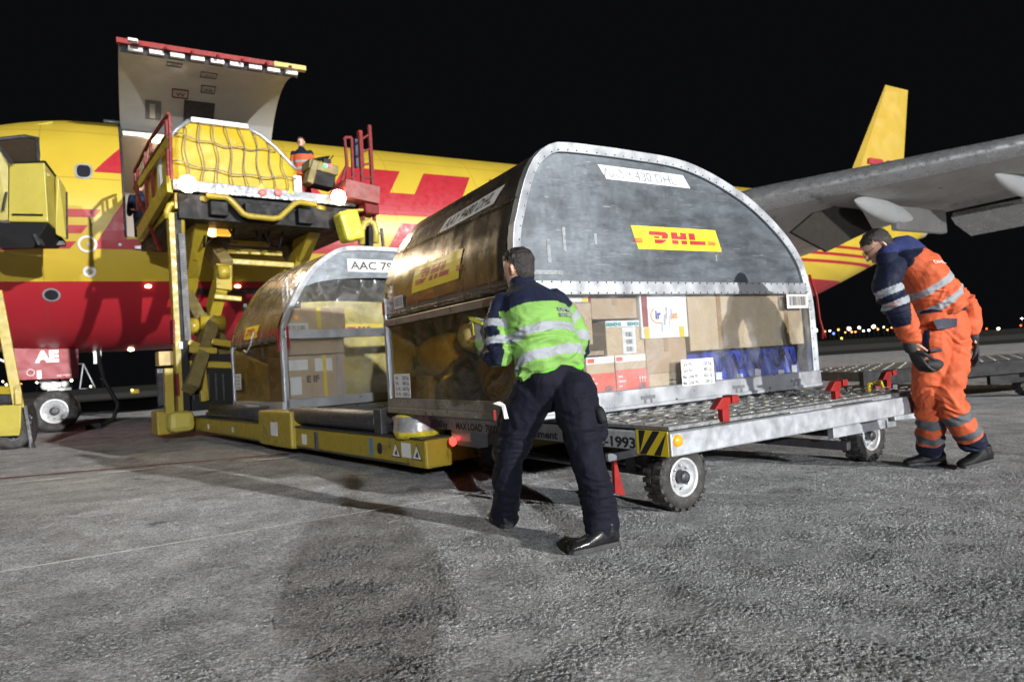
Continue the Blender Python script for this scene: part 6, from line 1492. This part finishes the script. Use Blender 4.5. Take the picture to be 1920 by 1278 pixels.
jf = folds([(aN, [(.28, .1, .9), (.5, .06, .6)]), (aF, [(.25, .1, .8)]), (spine, [(.02, .05, 1.2), (.2, .1, .3)])], .015, .008, 60, 5)
sculpt('jacket', jm, M_['hiviz'], g, .0075, 3, jf, ocol)
text('DHL', M_['sticker'], g, lambda x, y: (spine[4]+RTt*0-SD*(-.0-y)+(W(1700, 480, OD)-W(1690, 480, OD)).normalized()*(x-.02)-(cf*.21)-g.location+Vector((0.03, 0, .0))), .04, width=.08, name='jacket_print')
hm = MB(); limb(hm, [W(1672, 464, OD-.05), W(1694, 462, OD-.02), W(1720, 474, OD), W(1732, 484, OD)], [.055, .085, .075, .04]); limb(hm, [W(1668, 470, OD-.1), W(1662, 486, OD-.15), W(1668, 500, OD-.16)], [.06, .07, .06])
sculpt('hood', hm, M_['cloth'], g, .008, 3, lambda p: noise.noise(p*14)*.008, lambda p, n_: (.022, .03, .10) if p.z > W(1690, 478, OD).z else NAVY)
lN = [W(1752, 604, OD-.06), W(1744, 675, OD-.08), W(1742, 745, OD-.05), W(1744, 795, OD+.0), W(1744, 838, OD+.08)]
lF = [W(1782, 604, OD+.02), W(1783, 672, OD-.05), W(1776, 742, OD-.14), W(1800, 790, OD-.14), W(1822, 826, OD-.12)]
tm = MB(); loft(tm, [ring(W(1772, 578, OD), RT*.155, FW*.125, 24), ring(W(1770, 605, OD), RT*.16, FW*.135, 24), ring(W(1768, 635, OD), RT*.17, FW*.145, 24), ring(W(1766, 660, OD), RT*.12, FW*.11, 24)])
limb(tm, lN, [.125, .114, .098, .090, .090]); limb(tm, lF, [.125, .118, .100, .092, .090])
def otc(p, n_):
    dn, sn = chain_t(p, lN); df, sf = chain_t(p, lF)
    s = sn if dn < df else sf
    if band(s, ((.70, .765), (.83, .885))): return (.10, .11, .12)
    if s > .905: return NAVY
    q = (p-C0); z = q.dot(cf); px = 960+FPX*q.dot(cr)/z; py = 639-FPX*q.dot(cu)/z
    if p.z > W(1770, 586, OD).z: return NAVY
    if chain_t(p, [W(1737, 610, OD-.2), W(1741, 650, OD-.2)])[0] < .062 and px < 1743: return NAVY
    return ORANGE
tf = folds([(lN, [(.55, .16, .9), (.86, .08, .8), (.1, .1, .6)]), (lF, [(.55, .16, 1.3), (.86, .1, .9), (.25, .1, .5)])], .012, .006, 42, 12)
sculpt('trousers', tm, M_['hiviz'], g, .0075, 3, tf, otc)
def patch(name, pts, dep, m, th=.012, puff=.0):
    mb = MB(); a = [W(x, y, dep)-g.location for x, y in pts]; b_ = [W(x, y, dep+th)-g.location for x, y in pts]; n = len(a)
    mb.add(a+b_, [tuple(range(n)), tuple(range(2*n-1, n-1, -1))]+[(k, (k+1) % n, n+(k+1) % n, n+k) for k in range(n)]); return mb.build(name, m, g, .004)
M_['navycloth'] = mat('navy_cloth', (.015, .018, .035), .7, 0, bump=.3, bs=60)
patch('pocket_flap', [(1749, 601), (1770, 596), (1795, 597), (1794, 612), (1777, 616), (1757, 618)], OD-.225, M_['navycloth'], .10)
patch('pocket_label', [(1745, 655), (1763, 652), (1767, 658), (1744, 660)], OD-.235, M_['navycloth'], .08); 
pb = MB(); limb(pb, [W(1740, 683, OD-.20), W(1752, 684, OD-.19), W(1760, 682, OD-.17)], [.032, .048, .034]); sculpt('thigh_pocket', pb, M_['glove'], g, .006, 2)
hc = W(1646, 462, OD-.04); hf = Vector((-.80, .22, -.58)); hu = Vector((-.55, .12, .85))
bm_ = MB(); rt_, up_ = head(bm_, hc, hf, hu, 1.04); limb(bm_, [W(1654, 474, OD-.02), W(1672, 486, OD)], [.055, .06])
loft(bm_, [ring(c, RTt*a*.8, FWt*b_*.8, 20) for c, a, b_ in tor[:6]])
limb(bm_, aN, [.05, .05, .045, .04, .032]); limb(bm_, aF, [.05, .045, .042, .036, .03]); limb(bm_, lN, [.09, .08, .06, .05, .04]); limb(bm_, lF, [.09, .08, .06, .05, .04]); limb(bm_, [lN[0], lF[0]], [.1, .1])
hand(bm_, aN[-1]+(aN[-1]-aN[-2])*.3, Vector((.3, -.1, -.9)), Vector((.9, .3, .2)), .5, .95, 1); hand(bm_, aF[-1], Vector((.1, 0, -1)), Vector((-.9, .2, 0)), .5, .95, 1)
sculpt('body', bm_, M_['skin'], g, .0065, 2)
hair(g, hc, hf, hu, M_['hairdark'], 1.05, low=-.075)
fwn = hf.normalized(); gl = MB()
for q in (-1, 1):
    e = hc+fwn*.098+rt_*q*.034+up_*.012-g.location; gl.tube([e+(rt_*.022*math.cos(k*.524)+up_*.016*math.sin(k*.524)) for k in range(12)], .0022, 5, closed=True)
    gl.tube([e+rt_*q*.022, e+rt_*q*.042-fwn*.09], .002, 5)
gl.build('glasses', M_['black'], g)
gm = MB(); limb(gm, [W(1703, 632, OD-.22), W(1707, 652, OD-.22)], [.047, .044]); hand(gm, W(1710, 656, OD-.22), Vector((.35, -.1, -.85)), Vector((.9, .3, .3)), .42, 1.28, 1)
sculpt('glove', gm, M_['glove'], g, .0045, 1)
gm = MB(); limb(gm, [W(1822, 618, OD+.02), W(1824, 634, OD+.02)], [.046, .042]); hand(gm, W(1826, 638, OD+.02), Vector((.15, .1, -.8)), Vector((-.9, .3, .0)), .5, 1.25, -1)
sculpt('glove', gm, M_['glove'], g, .0045, 1)
hh = gpt(1772, 869); shoe(g, Vector((hh.x, hh.y, 0)), (-1, .02), .31, 0, m=M_['black'])
hh = gpt(1866, 872); shoe(g, Vector((hh.x-.01, hh.y+.02, .03)), (-.95, -.28), .31, R_(5), m=M_['black'])

# --- generic standing figures -------------------------------------------------
def stander(base, az, label, jc, tc, h=1.78, scale=1, lean=0, vox=.012, armspread=.0, bulky=1.0, group=None, hang=False):
    b_ = Vector(base); k = h/1.78; g = empty('person', b_, 0, label, 'person', group)
    F_ = Vector((math.sin(R_(az)), math.cos(R_(az)), 0)); R2 = Vector((F_.y, -F_.x, 0)); U = Vector((0, 0, 1))
    P = lambda x, f, z: b_+(R2*x+F_*f+U*z)*k
    jm = MB(); loft(jm, [ring(P(0, 0, z), R2*a*k*bulky, F_*c*k*bulky, 20) for z, a, c in ((.86, .19, .15), (1.0, .185, .145), (1.15, .19, .14), (1.30, .21, .14), (1.40, .20, .13), (1.46, .14, .10), (1.50, .08, .08), (1.55, .07, .075))])
    if hang: loft(jm, [ring(P(0, 0, z), R2*a*k, F_*c*k, 20) for z, a, c in ((.30, .24, .19), (.6, .22, .17), (.95, .20, .15))])
    aa = []
    for q in (-1, 1):
        A_ = [P(q*.19, 0, 1.40), P(q*(.25+armspread), -.02, 1.15), P(q*(.26+armspread), .08, .95), P(q*(.20+armspread*.5), .24, 1.02)]
        if hang: A_ = [P(q*.19, 0, 1.40), P(q*.21, -.02, 1.15), P(q*.20, .02, .95), P(q*.19, .05, .80)]
        aa.append(A_)
        limb(jm, A_, [.075*k*bulky, .065*k*bulky, .055*k*bulky, .042*k])
    def col(p, n_):
        z = (p.z-b_.z)/k
        if z > 1.36 or jc[1] is None: return jc[0]
        if abs(z-1.02) < .03 or abs(z-1.18) < .03: return REFL if jc[1] else jc[0]
        return jc[1]
    sculpt('jacket', jm, M_['hiviz'], g, vox, 2, lambda p: noise.noise(p*9)*.008, col)
    tm = MB(); loft(tm, [ring(P(0, 0, z), R2*a*k, F_*c*k, 20) for z, a, c in ((1.0, .16, .12), (.92, .17, .13), (.84, .16, .12), (.78, .1, .08))])
    ll = []
    for q in (-1, 1): L_ = [P(q*.09, 0, .88), P(q*.10, .02, .5), P(q*.11, -.02, .10)]; ll.append(L_); limb(tm, L_, [.095*k, .075*k, .07*k])
    sculpt('trousers', tm, M_['cloth'], g, vox, 2, None, lambda p, n_: tc)
    bm_ = MB(); hc = P(0, .03, 1.665); head(bm_, hc, F_, U, k); limb(bm_, [P(0, 0, 1.45), P(0, .01, 1.58)], [.055*k, .052*k])
    for A_ in aa: limb(bm_, A_, [.045*k, .04*k, .035*k, .03*k]); hand(bm_, A_[-1], F_+U*.1, -U, .5, k, 1)
    for L_ in ll: limb(bm_, L_, [.07*k, .05*k, .04*k])
    loft(bm_, [ring(P(0, 0, z), R2*a*k, F_*c*k, 20) for z, a, c in ((.86, .12, .1), (1.1, .13, .10), (1.40, .14, .09))])
    sculpt('body', bm_, M_['skin'], g, min(vox, .009), 1); hair(g, hc, F_, U, M_['hairdark'], k*1.03)
    for q in (-1, 1): hp = P(q*.11, -.08, 0); shoe(g, hp, (F_.x, F_.y), .28*k)
    return g
pz_ = LO+uL*0; q = Lp(569, 345, PV+1.3); bp = LO+uL*q.x+vL*q.y
stander((bp.x, bp.y, PZ-.02), 175, 'loader operator in orange and navy jacket, up at the control desk on the bridge', (NAVY, ORANGE), (.35, .03, .02), 1.62)
bp = AP+AD*2.0+AN*-2.0
stander((bp.x, bp.y, 4.1), 150, 'person in dark clothes half hidden behind the front edge of the open cargo doorway', (NAVY, None), TROU, 1.7)
stander((.34, -1.0, 0), -14, 'photographer standing behind the camera, whose shadow falls on the concrete', ((.05, .05, .05), None), TROU, 1.78, armspread=.02, bulky=1.2)
# floodlight mast behind the camera
fm_ = empty('floodlight_mast', (FLOOD.x+.2, FLOOD.y-.8, 0), 0, 'tall apron floodlight mast standing behind the camera', 'floodlight')
MB().tube([(0, 0, 0), (0, 0, 10.4)], [.16, .08], 12).build('pole', M_['galv'], fm_)
MB().box((-.2, .1, 10.35), (2.0, .2, .5)).build('lamp_head', M_['galv'], fm_)
